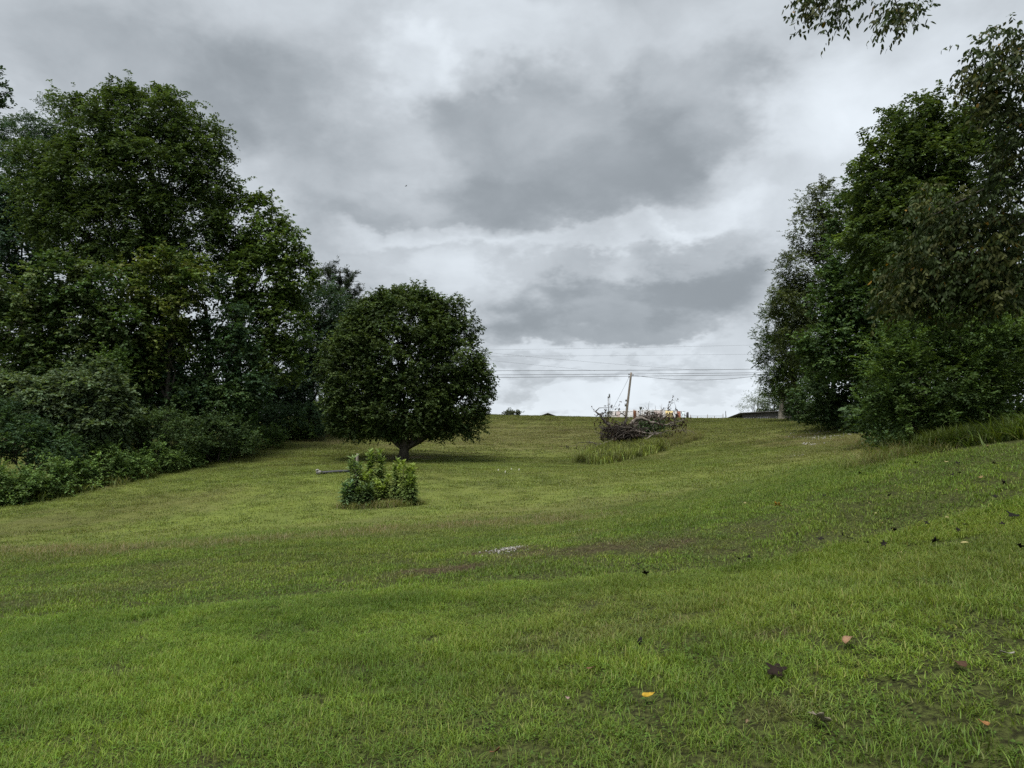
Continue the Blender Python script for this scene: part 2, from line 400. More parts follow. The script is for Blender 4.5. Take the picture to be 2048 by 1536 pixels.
def tuft(name, nb, spread, h, wd, rng, bend=0.6, straw=0.06, gain=1.0):
    """a tuft of nb bent blades"""
    base = rng.normal(0, spread, (nb, 2)); ang = rng.uniform(0, 2 * math.pi, nb)
    hh = h * rng.uniform(0.45, 1.15, nb); ww = wd * rng.uniform(0.7, 1.3, nb); bd = bend * rng.uniform(0.2, 1.3, nb)
    D = np.c_[np.cos(ang), np.sin(ang), np.zeros(nb)]; S = np.c_[-np.sin(ang), np.cos(ang), np.zeros(nb)]
    V = []; B = np.c_[base, np.full(nb, -0.01)]
    for t, k in ((0.0, 1.0), (0.45, 0.85), (0.8, 0.5)):
        c = B + D * (bd * hh * t ** 2)[:, None] + np.array([0, 0, 1]) * (hh * (t - 0.3 * bd * t * t))[:, None]
        V += [c - S * (ww * k / 2)[:, None], c + S * (ww * k / 2)[:, None]]
    V.append(B + D * (bd * hh * 1.1)[:, None] + np.array([0, 0, 1]) * (hh * (1 - 0.35 * bd))[:, None])
    V = np.stack(V, 1).reshape(-1, 3)
    i = np.arange(nb)[:, None] * 7
    q = np.concatenate([i + np.array([[0, 1, 3, 2]]), i + np.array([[2, 3, 5, 4]])]); t3 = i + np.array([[4, 5, 6]])
    v = gain * rng.uniform(0.5, 1.5, (nb, 1)) * np.array([[1, 1, 1]]) * rng.uniform(.9, 1.1, (nb, 3))
    st = rng.uniform(0, 1, nb) < straw
    v[st] = np.array([1.75, 1.25, 2.6]) * rng.uniform(.8, 1.15, (st.sum(), 1))
    me = mesh_np(name, V, q, t3, np.repeat(v, 7, 0))
    me.materials.append(M['blade'])
    return me
def weed_tuft(name, nb, spread, rng, size=0.02):
    """low broad leaves among the grass"""
    P = np.c_[rng.normal(0, spread, (nb, 2)), rng.uniform(0.01, 0.05, nb)]
    a = rng.uniform(0, 2 * math.pi, nb); D = np.c_[np.cos(a), np.sin(a), rng.uniform(-.1, .5, nb)]; S = np.c_[-np.sin(a), np.cos(a), np.zeros(nb)]
    L = size * rng.uniform(.6, 1.3, nb)[:, None]
    V = np.stack([P, P + D * L * .5 + S * L * .33, P + D * L, P + D * L * .5 - S * L * .33], 1).reshape(-1, 3)
    q = np.arange(nb)[:, None] * 4 + np.arange(4)[None]
    v = rng.uniform(0.6, 1.1, (nb, 1)) * np.array([[.85, 1, .95]])
    me = mesh_np(name, V, q, None, np.repeat(v, 4, 0)); me.materials.append(M['blade'])
    return me
def scatter(name, label, meshes, P, rot, scl, idx, tint, dry):
    """points mesh + geometry nodes that set one of the tuft meshes on each point"""
    src = bpy.data.collections.new(name + '_tufts')
    for i, me in enumerate(meshes):
        src.objects.link(bpy.data.objects.new('%s_tuft_%02d' % (name, i), me))
    me = mesh_np(name, P)
    for nm, typ, key, data in (('rot', 'FLOAT_VECTOR', 'vector', rot), ('scl', 'FLOAT_VECTOR', 'vector', scl), ('idx', 'INT', 'value', idx), ('tint', 'FLOAT', 'value', tint), ('dry', 'FLOAT', 'value', dry)):
        a = me.attributes.new(nm, typ, 'POINT')
        a.data.foreach_set(key, np.asarray(data, np.int32 if typ == 'INT' else np.float32).ravel())
    o = link(name, me)
    g = bpy.data.node_groups.new(name + '_scatter', 'GeometryNodeTree')
    g.interface.new_socket('Geometry', in_out='INPUT', socket_type='NodeSocketGeometry')
    g.interface.new_socket('Geometry', in_out='OUTPUT', socket_type='NodeSocketGeometry')
    N = g.nodes; L = g.links
    gi = N.new('NodeGroupInput'); gout = N.new('NodeGroupOutput'); ip = N.new('GeometryNodeInstanceOnPoints'); ci = N.new('GeometryNodeCollectionInfo')
    ci.inputs['Collection'].default_value = src; ci.inputs['Separate Children'].default_value = True; ci.inputs['Reset Children'].default_value = True
    def named(nm, t):
        nd = N.new('GeometryNodeInputNamedAttribute'); nd.data_type = t; nd.inputs['Name'].default_value = nm; return nd.outputs['Attribute']
    er = N.new('FunctionNodeEulerToRotation'); L.new(named('rot', 'FLOAT_VECTOR'), er.inputs[0])
    L.new(gi.outputs[0], ip.inputs['Points']); L.new(ci.outputs[0], ip.inputs['Instance']); ip.inputs['Pick Instance'].default_value = True
    L.new(named('idx', 'INT'), ip.inputs['Instance Index']); L.new(er.outputs[0], ip.inputs['Rotation']); L.new(named('scl', 'FLOAT_VECTOR'), ip.inputs['Scale'])
    L.new(ip.outputs[0], gout.inputs[0])
    md = o.modifiers.new('scatter', 'NODES'); md.node_group = g
    tag(o, label, 'grass', kind='stuff')
    return o
def slope_rot(x, y, rng):
    e = 0.15
    dzx = (ground(x + e, y) - ground(x - e, y)) / (2 * e); dzy = (ground(x, y + e) - ground(x, y - e)) / (2 * e)
    k = len(x)
    return np.c_[np.arctan(dzy), -np.arctan(dzx), rng.uniform(0, 2 * math.pi, k)]
def field_points(y0, y1, dens, rng, half=0.86, extra=2.0):
    area = half * (y1 ** 2 - y0 ** 2) + 2 * extra * (y1 - y0)
    k = int(area * dens)
    y = np.sqrt(rng.uniform(0, 1, k * 2) * (y1 ** 2 - y0 ** 2) + y0 ** 2)
    x = rng.uniform(-1, 1, k * 2) * (half * y1 + extra)
    m = np.abs(x) < half * y + extra
    return x[m][:k], y[m][:k]
# wood borders: no mown grass behind them
WB_L = np.array([tuple(on_ground(px, py))[:2] for px, py in ((-350, 1040), (0, 1008), (110, 992), (250, 962), (330, 940), (440, 902), (560, 872), (640, 850), (690, 838))])
WB_R = np.array([tuple(on_ground(px, py))[:2] for px, py in ((2350, 850), (2048, 888), (1900, 905), (1780, 925))] + [tuple(at(1750, 900, 22))[:2], tuple(at(1760, 880, 34))[:2], tuple(at(1740, 870, 44))[:2], tuple(at(1640, 850, 62))[:2], tuple(at(1570, 838, 80))[:2], tuple(at(1570, 838, 140))[:2]])
def in_open(x, y):
    xl = np.interp(y, WB_L[:, 1], WB_L[:, 0], left=-1e3, right=1e3 * 0 + WB_L[-1, 0])
    o = np.argsort(WB_R[:, 1]); xr = np.interp(y, WB_R[o, 1], WB_R[o, 0], left=1e3)
    return (x > xl) & (x < xr)
def make_lawn(name, label, y0, y1, dens, meshes, weights, hs, seed, keep_dry=0.6):
    rng = np.random.default_rng(seed)
    x, y = field_points(y0, y1, dens, rng)
    ok = in_open(x, y); x, y = x[ok], y[ok]
    d = dryness(x, y)
    ok = (rng.uniform(0, 1, len(x)) > d * keep_dry * 1.2) & ((y > 30) | (vnoise(x * 4.5, y * 4.5, 9) + rng.normal(0, .12, len(x)) > .24)); x, y, d = x[ok], y[ok], d[ok]
    z = ground(x, y)
    big = vnoise(x * .8, y * .8, 1) * .5 + vnoise(x * 2.3, y * 2.3, 2) * .5
    streak = vnoise(x * .12, y * 1.1, 8)
    s_ = hs * (0.5 + 1.0 * big) * (0.7 + 0.6 * streak) * rng.uniform(.8, 1.2, len(x)) * (1 - .45 * d)
    # mown road-side rim grows longer by the bank's crest
    cy = np.interp(x, CREST[:, 0], CREST[:, 1])
    wide = rng.uniform(.85, 1.2, len(x))
    scatter(name, label, meshes, np.c_[x, y, z], slope_rot(x, y, rng), np.c_[wide, wide, s_], rng.choice(len(meshes), len(x), p=np.array(weights) / sum(weights)),
            np.clip(vnoise(x * 1.7, y * 1.7, 6) * 2.2 - .7 + rng.normal(0, .15, len(x)), 0, 1), d)
_r = np.random.default_rng(5)
near = [tuft('tuft_n%d' % i, 36, 0.055, 0.085, 0.0045, _r, .75) for i in range(6)] + [weed_tuft('weed_n%d' % i, 26, .05, _r) for i in range(2)]
mid = [tuft('tuft_m%d' % i, 44, 0.11, 0.075, 0.008, _r) for i in range(5)] + [weed_tuft('weed_m0', 30, .09, _r, .03)]
far = [tuft('tuft_f%d' % i, 60, 0.24, 0.085, 0.018, _r) for i in range(5)]
vfar = [tuft('tuft_v%d' % i, 70, 0.5, 0.10, 0.035, _r) for i in range(4)]
make_lawn('lawn_grass', 'short green grass blades covering the near slope', 2.0, 9.0, 290, near, [1] * 6 + [.8] * 2, 0.74, 21)
make_lawn('bank_grass', 'green grass on the bank in the middle distance', 8.5, 22.0, 70, mid, [1] * 5 + [.8], 0.68, 22, .6)
make_lawn('field_grass', 'short mown grass of the hollow beyond the bank', 21.5, 50.0, 14, far, [1] * 5, 0.72, 23)
make_lawn('hill_grass', 'mown grass of the far hillside up to the ridge', 49.0, 106.0, 4.0, vfar, [1] * 4, 0.8, 24)

# ------------------------------------------------------------------ foliage
def leaves_np(P, D, Nr, L, Wd, col, fold=0.12):
    """diamond leaves: base P, direction D, normal Nr"""
    S = norm(np.cross(D, Nr)); Nn = np.cross(S, D)
    L = L[:, None]; Wd = Wd[:, None]
    mid = P + D * L * 0.45
    V = np.stack([P, mid + S * Wd * .5 + Nn * Wd * fold, P + D * L - Nn * L * .08, mid - S * Wd * .5 + Nn * Wd * fold], 1).reshape(-1, 3)
    q = np.arange(len(P))[:, None] * 4 + np.arange(4)[None]
    return V, q, np.repeat(col, 4, 0)
def sprays(B, T, k, ls, leafL, leafW, droop, rng, base_col, var=0.22, hang=0.3):
    """k leaves set along each twig (base B, direction T)"""
    n_ = len(B)
    ls = ls * rng.uniform(.6, 1.25, n_)
    s_ = (np.arange(k) + 0.6) / k
    P = B[:, None] + T[:, None] * (ls[:, None] * s_)[..., None]
    P[..., 2] -= droop * ls[:, None] * s_ ** 2
    side = norm(np.cross(T, np.array([0, 0, 1.0])) + 1e-4)
    sg = np.where(np.arange(k) % 2 == 0, 1.0, -1.0)
    D = T[:, None] * 0.55 + side[:, None] * sg[None, :, None] * 0.85 + rng.normal(0, .3, (n_, k, 3))
    D[..., 2] -= hang
    D = norm(D)
    Nr = norm(np.array([0, 0, 1.0]) * .9 + rng.normal(0, .42, (n_, k, 3)))
    L = leafL * rng.uniform(.65, 1.25, (n_, k)); Wd = leafW * rng.uniform(.75, 1.2, (n_, k))
    col = base_col[:, None] * rng.uniform(1 - var, 1 + var, (n_, k, 1)) * rng.uniform(.93, 1.07, (n_, k, 3))
    return leaves_np(P.reshape(-1, 3), D.reshape(-1, 3), Nr.reshape(-1, 3), L.ravel(), Wd.ravel(), col.reshape(-1, 3))
def unit(n_, rng): return norm(rng.normal(0, 1, (n_, 3)))

STY = {   # sp clump spacing, rc clump radius, m twigs per clump, k leaves per twig, ls twig length, L, W leaf, droop, hang
    'maple':  dict(sp=.69, rc=.52, m=15, k=6, ls=.36, L=.135, W=.125, droop=.25, hang=.35),
    'frond':  dict(sp=.98, rc=.80, m=14, k=9, ls=.75, L=.22, W=.13, droop=.55, hang=.25),
    'broad':  dict(sp=.92, rc=.70, m=14, k=6, ls=.42, L=.21, W=.18, droop=.3, hang=.3),
    'small':  dict(sp=.80, rc=.62, m=14, k=8, ls=.5, L=.15, W=.10, droop=.35, hang=.15),
    'airy':   dict(sp=1.0, rc=.62, m=9, k=8, ls=.6, L=.14, W=.09, droop=.2, hang=.1),
    'ivy':    dict(sp=.55, rc=.38, m=10, k=5, ls=.25, L=.15, W=.15, droop=.6, hang=.7),
    'pine':   dict(sp=1.15, rc=.5, m=14, k=10, ls=.4, L=.28, W=.07, droop=-.1, hang=-.2),
    'bush':   dict(sp=.46, rc=.36, m=11, k=9, ls=.40, L=.09, W=.048, droop=.15, hang=.05),
    'weed':   dict(sp=.45, rc=.34, m=10, k=7, ls=.32, L=.12, W=.085, droop=.2, hang=.15),
}
def crown_np(lobes, st, rng, col, col2=None, inner=.35, cull=True, gap=0.0, spike=.12, scale=1.0, flat=.7, lsz=1.0):
    """lobes: list of (centre, (rx, ry, rz)). Returns arrays and the clump centres."""
    st = dict(STY[st]); st['L'] *= lsz; st['W'] *= lsz; C, O = [], []
    for (c, r) in lobes:
        c = np.array(tuple(c)); r = np.array(r)
        area = 4 * math.pi * ((r[0] * r[1]) ** 1.6 / 3 + (r[0] * r[2]) ** 1.6 / 3 + (r[1] * r[2]) ** 1.6 / 3) ** (1 / 1.6)
        k = max(6, int(area / (st['sp'] * scale) ** 2))
        d = unit(k, rng)
        f = 1.0 - np.abs(rng.normal(0, .15, k)) + .10 * np.sin(d[:, 0] * 5.1 + d[:, 2] * 4.3 + c[0]) * np.sin(d[:, 1] * 4.7 + c[1])
        p = c + d * r * f[:, None]
        ki = int(k * inner); di = unit(ki, rng); fi = rng.uniform(.2, .85, ki) ** .6
        p = np.r_[p, c + di * r * fi[:, None]]; d = np.r_[d, di]
        if cull:                                   # thinner behind, where the crown hides itself
            tocam = norm(np.array(EYE) - c)
            face = (d * tocam).sum(1)
            ok = (face > -.25) | (rng.uniform(0, 1, len(p)) < .45)
            p, d = p[ok], d[ok]
        C.append(p); O.append(d)
    C = np.concatenate(C); O = np.concatenate(O)
    keep = np.ones(len(C), bool)                    # few clumps deep inside another lobe
    for (c, r) in lobes:
        q = np.linalg.norm((C - np.array(tuple(c))) / np.array(r), axis=1)
        keep &= ~((q < .6) & (rng.uniform(0, 1, len(C)) < .6))
    if gap:
        keep &= rng.uniform(0, 1, len(C)) > gap
    C, O = C[keep], O[keep]
    kc = len(C)
    col = np.array(col) * (1.30, 1.42, 1.95); col2 = np.array(col2) * (1.30, 1.42, 1.95) if col2 is not None else col
    mixf = np.clip(rng.normal(.4, .38, (kc, 1)), 0, 1)
    cc = (col * (1 - mixf) + col2 * mixf) * rng.uniform(.65, 1.35, (kc, 1))
    m = st['m']
    B = np.repeat(C, m, 0) + rng.normal(0, st['rc'] * .45 * scale, (kc * m, 3)) * np.array([1, 1, flat])
    T = norm(np.repeat(O, m, 0) * .55 + unit(kc * m, rng) * .9 + np.array([0, 0, .18]))
    lsx = st['ls'] * scale
    V, q, c3 = sprays(B, T, st['k'], lsx, st['L'], st['W'], st['droop'], rng, np.repeat(cc, m, 0), hang=st['hang'])
    if spike:                                       # shoots that break the outline
        ns = int(kc * spike); i = rng.integers(0, kc, ns)
        B2 = C[i] + O[i] * st['rc'] * .4; T2 = norm(O[i] + unit(ns, rng) * .5 + np.array([0, 0, .35]))
        reps = 4
        B2 = np.repeat(B2, reps, 0) + np.repeat(T2, reps, 0) * (np.tile(np.arange(reps), ns) * lsx * .4)[:, None]
        T2 = norm(np.repeat(T2, reps, 0) + unit(ns * reps, rng) * .45)
        V2, q2, c4 = sprays(B2, T2, st['k'], lsx * .8, st['L'], st['W'], st['droop'], rng, np.repeat(cc[i], reps, 0), hang=st['hang'])
        q = np.r_[q, q2 + len(V)]; V = np.r_[V, V2]; c3 = np.r_[c3, c4]
    return V, q, c3, C

TOTAL = [0]
def tree(name, label, cat, Yd, base_px, lobes, style, col, col2=None, seed=1, trunk=.22, lean=0.0, limbs=True, mat='leaf', bark='bark', group=None,
         ivy=None, base=None, top=None, depth=.85, fork=None, twigs=5, **kw):
    """a tree whose crown lobes are given as (pixel x, pixel y, half width px, half height px[, depth shift m]) at distance Yd"""
    rng = np.random.default_rng(seed)
    bx = base[0] if base else at(base_px, 900, Yd).x
    by = base[1] if base else Yd
    b = Vector((bx, by, gz(bx, by)))
    root = empty(name, b, label, cat, group)
    LB = []
    for l in lobes:
        yy = Yd + (l[4] if len(l) > 4 else 0)
        c = at(l[0], l[1], yy); k = yy / FPX
        LB.append((c, (l[2] * k, l[2] * k * depth, l[3] * k)))
    V, q, c3, C = crown_np(LB, style, rng, col, col2, **kw)
    TOTAL[0] += len(q) * 2
    # trunk and limbs
    hi = max(LB, key=lambda l: l[0].z)[0]
    tw = Tubes()
    tt = Vector(hi) if top is None else at(top[0], top[1], Yd)
    P = wander(b - Vector((0, 0, .4)), tt, 9, .06, rng)
    n9 = len(P)
    R = trunk * np.linspace(1, .22, n9); R[0] *= 1.35; R[1] *= 1.08
    tw.tube(P, R, 8)
    tr = tw.build('trunk', M[bark], root)
    if limbs:
        for (c, r) in LB:
            lb = Tubes()
            hmax = max(P[-1, 2] - P[0, 2], .1)
            t0 = np.clip(((c.z - r[2] * .9 - P[0, 2]) / hmax) * .8, .18, .82)
            k = int(t0 * (n9 - 1)); s_ = P[k]
            r0 = trunk * (1 - t0 * .8) * .55
            Q = wander(s_, c, 6, .14, rng, .06)
            lb.tube(Q, np.linspace(r0, r0 * .35, 6), 6)
            inside = C[np.linalg.norm((C - np.array(tuple(c))) / np.array(r), axis=1) < 1.1]
            if len(inside):
                for i in rng.choice(len(inside), min(twigs, len(inside)), replace=False):
                    kk = rng.integers(2, 6)
                    lb.tube(wander(Q[kk], inside[i], 5, .15, rng, .04), np.linspace(r0 * .38, .012, 5), 5)
            lb.build('limb', M[bark], root)
    me = mesh_np('crown', V, q, None, c3)
    co = link('crown', me, M[mat], root)
    co['kind'] = 'stuff'
    if ivy:
        IL = [(at(a, b_, Yd), (rx * Yd / FPX, rx * Yd / FPX, rz * Yd / FPX)) for (a, b_, rx, rz) in ivy]
        V, q, c3, C = crown_np(IL, 'ivy', rng, (.030, .052, .014), (.048, .074, .017), inner=.1, spike=.06)
        TOTAL[0] += len(q) * 2
        io = link('ivy', mesh_np('ivy', V, q, None, c3), M['leaf'], tr); io['kind'] = 'stuff'
        io['label'] = 'ivy leaves wrapping the trunk'
    return root
def bush(name, label, Yd, lobes, style, col, col2=None, seed=1, group=None, stems=5, cat='bush', **kw):
    """a shrub: several stems from one base under leafy lobes"""
    rng = np.random.default_rng(seed)
    cx = sum(l[0] for l in lobes) / len(lobes)
    bx = at(cx, 900, Yd).x; b = Vector((bx, Yd, gz(bx, Yd)))
    root = empty(name, b, label, cat, group)
    LB = []
    for l in lobes:
        yy = Yd + (l[4] if len(l) > 4 else 0)
        c = at(l[0], l[1], yy); k = yy / FPX
        LB.append((c, (l[2] * k, l[2] * k * .9, l[3] * k)))
    V, q, c3, C = crown_np(LB, style, rng, col, col2, **kw)
    ctr = V.reshape(-1, 4, 3).mean(1); ok = ctr[:, 2] > ground(ctr[:, 0], ctr[:, 1]) + .02
    V = V.reshape(-1, 4, 3)[ok].reshape(-1, 3); c3 = c3.reshape(-1, 4, 3)[ok].reshape(-1, 3); q = np.arange(len(V)).reshape(-1, 4)
    TOTAL[0] += len(q) * 2
    for (c, r) in LB[:stems]:
        t = Tubes()
        x0 = Vector((b.x * .6 + c.x * .4 + rng.normal(0, .15), b.y * .6 + c.y * .4, 0)); x0.z = gz(x0.x, x0.y) - .1
        Q = wander(x0, c, 6, .12, rng); t.tube(Q, np.linspace(.05, .02, 6), 6)
        for i in rng.choice(len(C), min(3, len(C)), replace=False):
            t.tube(wander(Q[3], C[i] * .5 + np.array(tuple(c)) * .5, 4, .1, rng), np.linspace(.025, .008, 4), 5)
        t.build('stem', M['bark'], root)
    co = link('foliage', mesh_np('foliage', V, q, None, c3), M[kw.get('mat', 'leaf')] if False else M['leaf'], root)
    co['kind'] = 'stuff'
    return root

G1, G2 = (.040, .066, .015), (.066, .100, .016)          # mid green
D1, D2 = (.026, .046, .018), (.036, .064, .024)          # dark green
Y1, Y2 = (.048, .074, .015), (.076, .102, .020)          # yellow green
O1, O2 = (.050, .062, .020), (.074, .082, .024)          # olive
B1, B2 = (.036, .060, .028), (.052, .082, .040)          # blue green

# --- lone round tree in the hollow
tree('round_tree', 'round-crowned dark green tree standing alone on the lawn', 'tree', 45, 805,
     [(800, 690, 118, 112), (730, 735, 80, 100), (880, 730, 82, 105), (800, 648, 92, 62), (720, 800, 68, 62), (905, 800, 66, 62), (810, 810, 105, 64), (800, 730, 130, 130, 1), (690, 705, 42, 46), (940, 770, 42, 55), (752, 628, 44, 36), (870, 645, 56, 44), (942, 838, 24, 26), (700, 846, 40, 22), (790, 856, 50, 18), (870, 852, 50, 20), (740, 858, 36, 16), (932, 852, 28, 16), (955, 745, 20, 28), (966, 775, 13, 18), (655, 740, 22, 34), (800, 596, 50, 22), (840, 604, 40, 22), (930, 655, 26, 26), (668, 800, 26, 26), (910, 610, 20, 18)],
     'maple', (.031, .046, .012), (.056, .075, .016), seed=3, trunk=.30, top=(805, 660), twigs=7, inner=.7, spike=.25)

# --- left wood
tree('walnut_tree', 'tallest leafy tree of the wood, its feathery top highest against the sky', 'tree', 50, 300,
     [(290, 255, 105, 80), (200, 275, 60, 62), (375, 300, 72, 80), (420, 350, 48, 62), (300, 350, 120, 80), (180, 360, 95, 80), (250, 440, 110, 70), (370, 440, 80, 60), (150, 450, 90, 70), (310, 230, 60, 55), (250, 215, 45, 40), (225, 500, 80, 40), (110, 400, 70, 70), (300, 520, 90, 50), (400, 500, 60, 50), (130, 215, 34, 24), (90, 340, 60, 60)],
     'frond', (.038, .056, .015), (.058, .080, .018), seed=5, trunk=.42, top=(300, 250), twigs=6, inner=.22)
tree('locust_tree', 'grey-green open-crowned tree at the edge of the frame behind the tallest tree', 'tree', 60, 90,
     [(110, 250, 48, 50), (60, 290, 60, 60), (20, 270, 40, 30), (80, 330, 70, 55), (130, 300, 50, 50)], 'small', B1, (.06, .085, .04), seed=6, trunk=.3, inner=.3, scale=1.15)
tree('dark_maple_tree', 'dark blue-green dense tree at the frame edge of the wood', 'tree', 54, 30,
     [(15, 390, 75, 75), (70, 430, 70, 60), (30, 490, 90, 60), (-60, 430, 80, 110), (-40, 560, 90, 80)], 'broad', B1, B2, seed=7, trunk=.36)
tree('elm_tree', 'yellow-green tree sloping down to the pine, between tallest and round tree', 'tree', 51, 470,
     [(470, 450, 52, 62), (515, 450, 50, 55), (555, 505, 52, 60), (590, 560, 42, 60), (530, 560, 72, 80), (570, 640, 52, 70), (500, 650, 62, 62), (560, 715, 42, 50), (475, 560, 50, 60)],
     'broad', Y1, Y2, seed=8, trunk=.34, top=(500, 470), twigs=6)
tree('box_elder_tree', 'yellow-tinged maple in front of the bare trunks under the tallest tree', 'tree', 46, 330,
     [(340, 560, 62, 60), (360, 615, 55, 40), (270, 575, 60, 60), (240, 640, 60, 50), (310, 650, 45, 50), (340, 680, 40, 40), (380, 560, 46, 46), (220, 700, 46, 46), (290, 740, 46, 40)], 'broad', Y1, (.10, .11, .022), seed=9, trunk=.24, inner=.2)
tree('understory_maple_tree', 'leafy young maple low at the left edge above the shrubs', 'tree', 44, 60,
     [(40, 590, 80, 50), (120, 560, 60, 60), (60, 660, 80, 50), (150, 640, 60, 50), (20, 720, 70, 45), (190, 585, 50, 50), (200, 690, 40, 40), (110, 720, 60, 50), (250, 650, 40, 40), (160, 760, 50, 40)], 'broad', G1, (.07, .088, .024), seed=10, trunk=.22)
tree('ivy_column_tree', 'dark forked trunk wrapped in ivy, bare fork open to the sky', 'tree', 47.5, 418,
     [(450, 640, 42, 36), (470, 700, 46, 46), (395, 560, 40, 32), (360, 640, 30, 40), (490, 770, 40, 40)], 'broad', D1, G1, seed=12, trunk=.40, top=(412, 610), ivy=[(425, 760, 36, 100), (420, 690, 26, 50), (450, 815, 44, 55), (480, 800, 40, 60)], inner=.15)
tree('ivy_trunk_tree', 'ivy-clad trunk left of the bare fork in the wood', 'tree', 47, 330,
     [(300, 700, 60, 42), (280, 760, 60, 45), (220, 720, 50, 50), (370, 780, 40, 60)], 'broad', D1, D2, seed=13, trunk=.34, top=(320, 600), ivy=[(330, 760, 42, 100), (290, 790, 50, 70), (350, 690, 28, 50), (380, 810, 46, 60), (260, 740, 36, 60)])
tree('sumac_tree', 'dark tree with layered drooping sprays between the elm and the round tree', 'tree', 60, 625,
     [(640, 620, 56, 48), (690, 640, 40, 48), (620, 690, 56, 50), (670, 710, 50, 55), (600, 760, 50, 50), (640, 790, 60, 50), (560, 800, 50, 42)], 'frond', (.030, .050, .024), (.044, .066, .030), seed=14, trunk=.28)
tree('pine_tree', 'dark pine top rising behind the wood beside the round tree', 'tree', 84, 680,
     [(655, 562, 34, 26), (680, 545, 30, 20), (695, 580, 26, 26), (712, 600, 18, 30), (640, 590, 30, 30), (670, 600, 40, 30), (675, 640, 40, 30)], 'pine', (.024, .034, .016), (.038, .048, .02), seed=15, trunk=.3, mat='needle', inner=.4)
tree('shaded_tree', 'dark low tree deep in the wood behind the hanging bare branch', 'tree', 66, 520,
     [(500, 800, 70, 50), (580, 830, 60, 40), (440, 700, 45, 40), (560, 740, 60, 40), (420, 800, 60, 60)], 'broad', D1, D2, seed=16, trunk=.26, scale=1.25, lsz=1.15)
tree('wood_tree', 'dark tree filling the back of the wood below the tallest crown', 'tree', 62, 160,
     [(130, 640, 90, 55), (230, 750, 90, 60), (60, 740, 90, 60), (150, 800, 110, 50), (330, 800, 90, 60), (20, 600, 70, 50)], 'broad', D1, D2, seed=17, trunk=.3, scale=1.4, lsz=1.2)

# --- right wood
tree('ailanthus_tree', 'tall bright-tipped tree highest above the right border', 'tree', 30, 1850,
     [(1815, 235, 40, 45), (1850, 235, 30, 50), (1900, 250, 45, 45), (1795, 310, 60, 48), (1870, 320, 80, 60), (1760, 390, 50, 45), (1830, 410, 90, 70), (1940, 340, 70, 80), (1740, 330, 30, 30), (1770, 480, 80, 70), (1960, 250, 45, 40)],
     'frond', (.040, .058, .015), (.074, .098, .020), seed=31, trunk=.26, scale=.6, lsz=.72, spike=.3, inner=.3, twigs=6, depth=.8)
tree('reddish_elm_tree', 'thin-crowned brownish tree leaning out from the right wood', 'tree', 58, 1665,
     [(1660, 400, 30, 40), (1680, 500, 50, 70), (1600, 680, 46, 50), (1640, 660, 60, 60), (1635, 400, 26, 36), (1620, 460, 40, 46), (1605, 540, 46, 46), (1650, 480, 36, 60), (1590, 610, 48, 46), (1640, 590, 60, 60), (1560, 600, 24, 30)], 'small', (.046, .056, .02), (.072, .084, .024), seed=32, trunk=.2, inner=.3, gap=.05, scale=1.1, lsz=1.1)
tree('hickory_tree', 'dense mid-green tree below the bright-tipped tall one', 'tree', 47, 1760,
     [(1700, 430, 36, 60), (1720, 520, 70, 70), (1690, 590, 60, 60), (1740, 620, 80, 70), (1800, 540, 80, 80), (1690, 690, 60, 60), (1650, 700, 50, 60), (1760, 720, 60, 50), (1720, 380, 26, 34)], 'broad', (.036, .060, .016), (.056, .084, .020), seed=33, trunk=.26, scale=.9)
tree('border_elm_tree', 'leftmost tree of the right wood with shoots pointing left', 'tree', 74, 1600,
     [(1565, 640, 40, 50), (1555, 710, 38, 45), (1580, 760, 38, 36), (1530, 690, 22, 26), (1540, 740, 26, 30), (1600, 690, 50, 70), (1590, 600, 40, 30), (1555, 780, 24, 28)], 'small', (.036, .056, .015), (.068, .088, .016), seed=34, trunk=.22, spike=.35, inner=.3, scale=1.2, lsz=1.15)
tree('pale_trunk_tree', 'tree with a pale bare trunk at the edge of the ridge', 'tree', 84, 1566,
     [(1575, 770, 28, 26), (1600, 790, 40, 30), (1610, 740, 36, 40)], 'broad', D1, G1, seed=35, trunk=.42, bark='bark_pale', top=(1562, 775))
tree('overgrown_tree', 'dark dense tree over the hollow gap in the right border', 'tree', 52, 1720,
     [(1680, 760, 60, 50), (1640, 800, 50, 45), (1720, 780, 60, 60), (1700, 820, 60, 40), (1760, 640, 60, 80), (1860, 540, 90, 90), (1800, 480, 80, 80)], 'broad', (.030, .050, .015), (.046, .068, .018), seed=36, trunk=.24)
tree('thicket_tree', 'dark tree filling the wood behind the big arching shrub', 'tree', 31, 1960,
     [(1850, 600, 90, 70), (1950, 620, 90, 80), (2040, 640, 90, 90), (1900, 720, 110, 80), (2020, 760, 100, 80), (1820, 790, 80, 60), (1930, 830, 100, 50), (2080, 520, 100, 100), (1760, 810, 50, 46)], 'broad', (.030, .048, .015), (.044, .064, .018), seed=37, trunk=.24, scale=.95)
for i, (px, py, rx, rz, Yd, lab) in enumerate([(1510, 800, 22, 26, 150, 'pale sparse tree behind the low board barn'), (1545, 805, 26, 26, 145, 'rounder green tree behind the barn next to the sparse one')]):
    tree('barn_tree', lab, 'tree', Yd, px, [(px, py, rx, rz), (px - 8 + 10 * i, py + 14, rx * 1.1, rz * .7), (px + 9, py - 12, rx * .5, rz * .7)], 'airy' if i == 0 else 'broad', (.07, .085, .035), (.09, .11, .04), seed=40 + i, trunk=.25, scale=1.3)


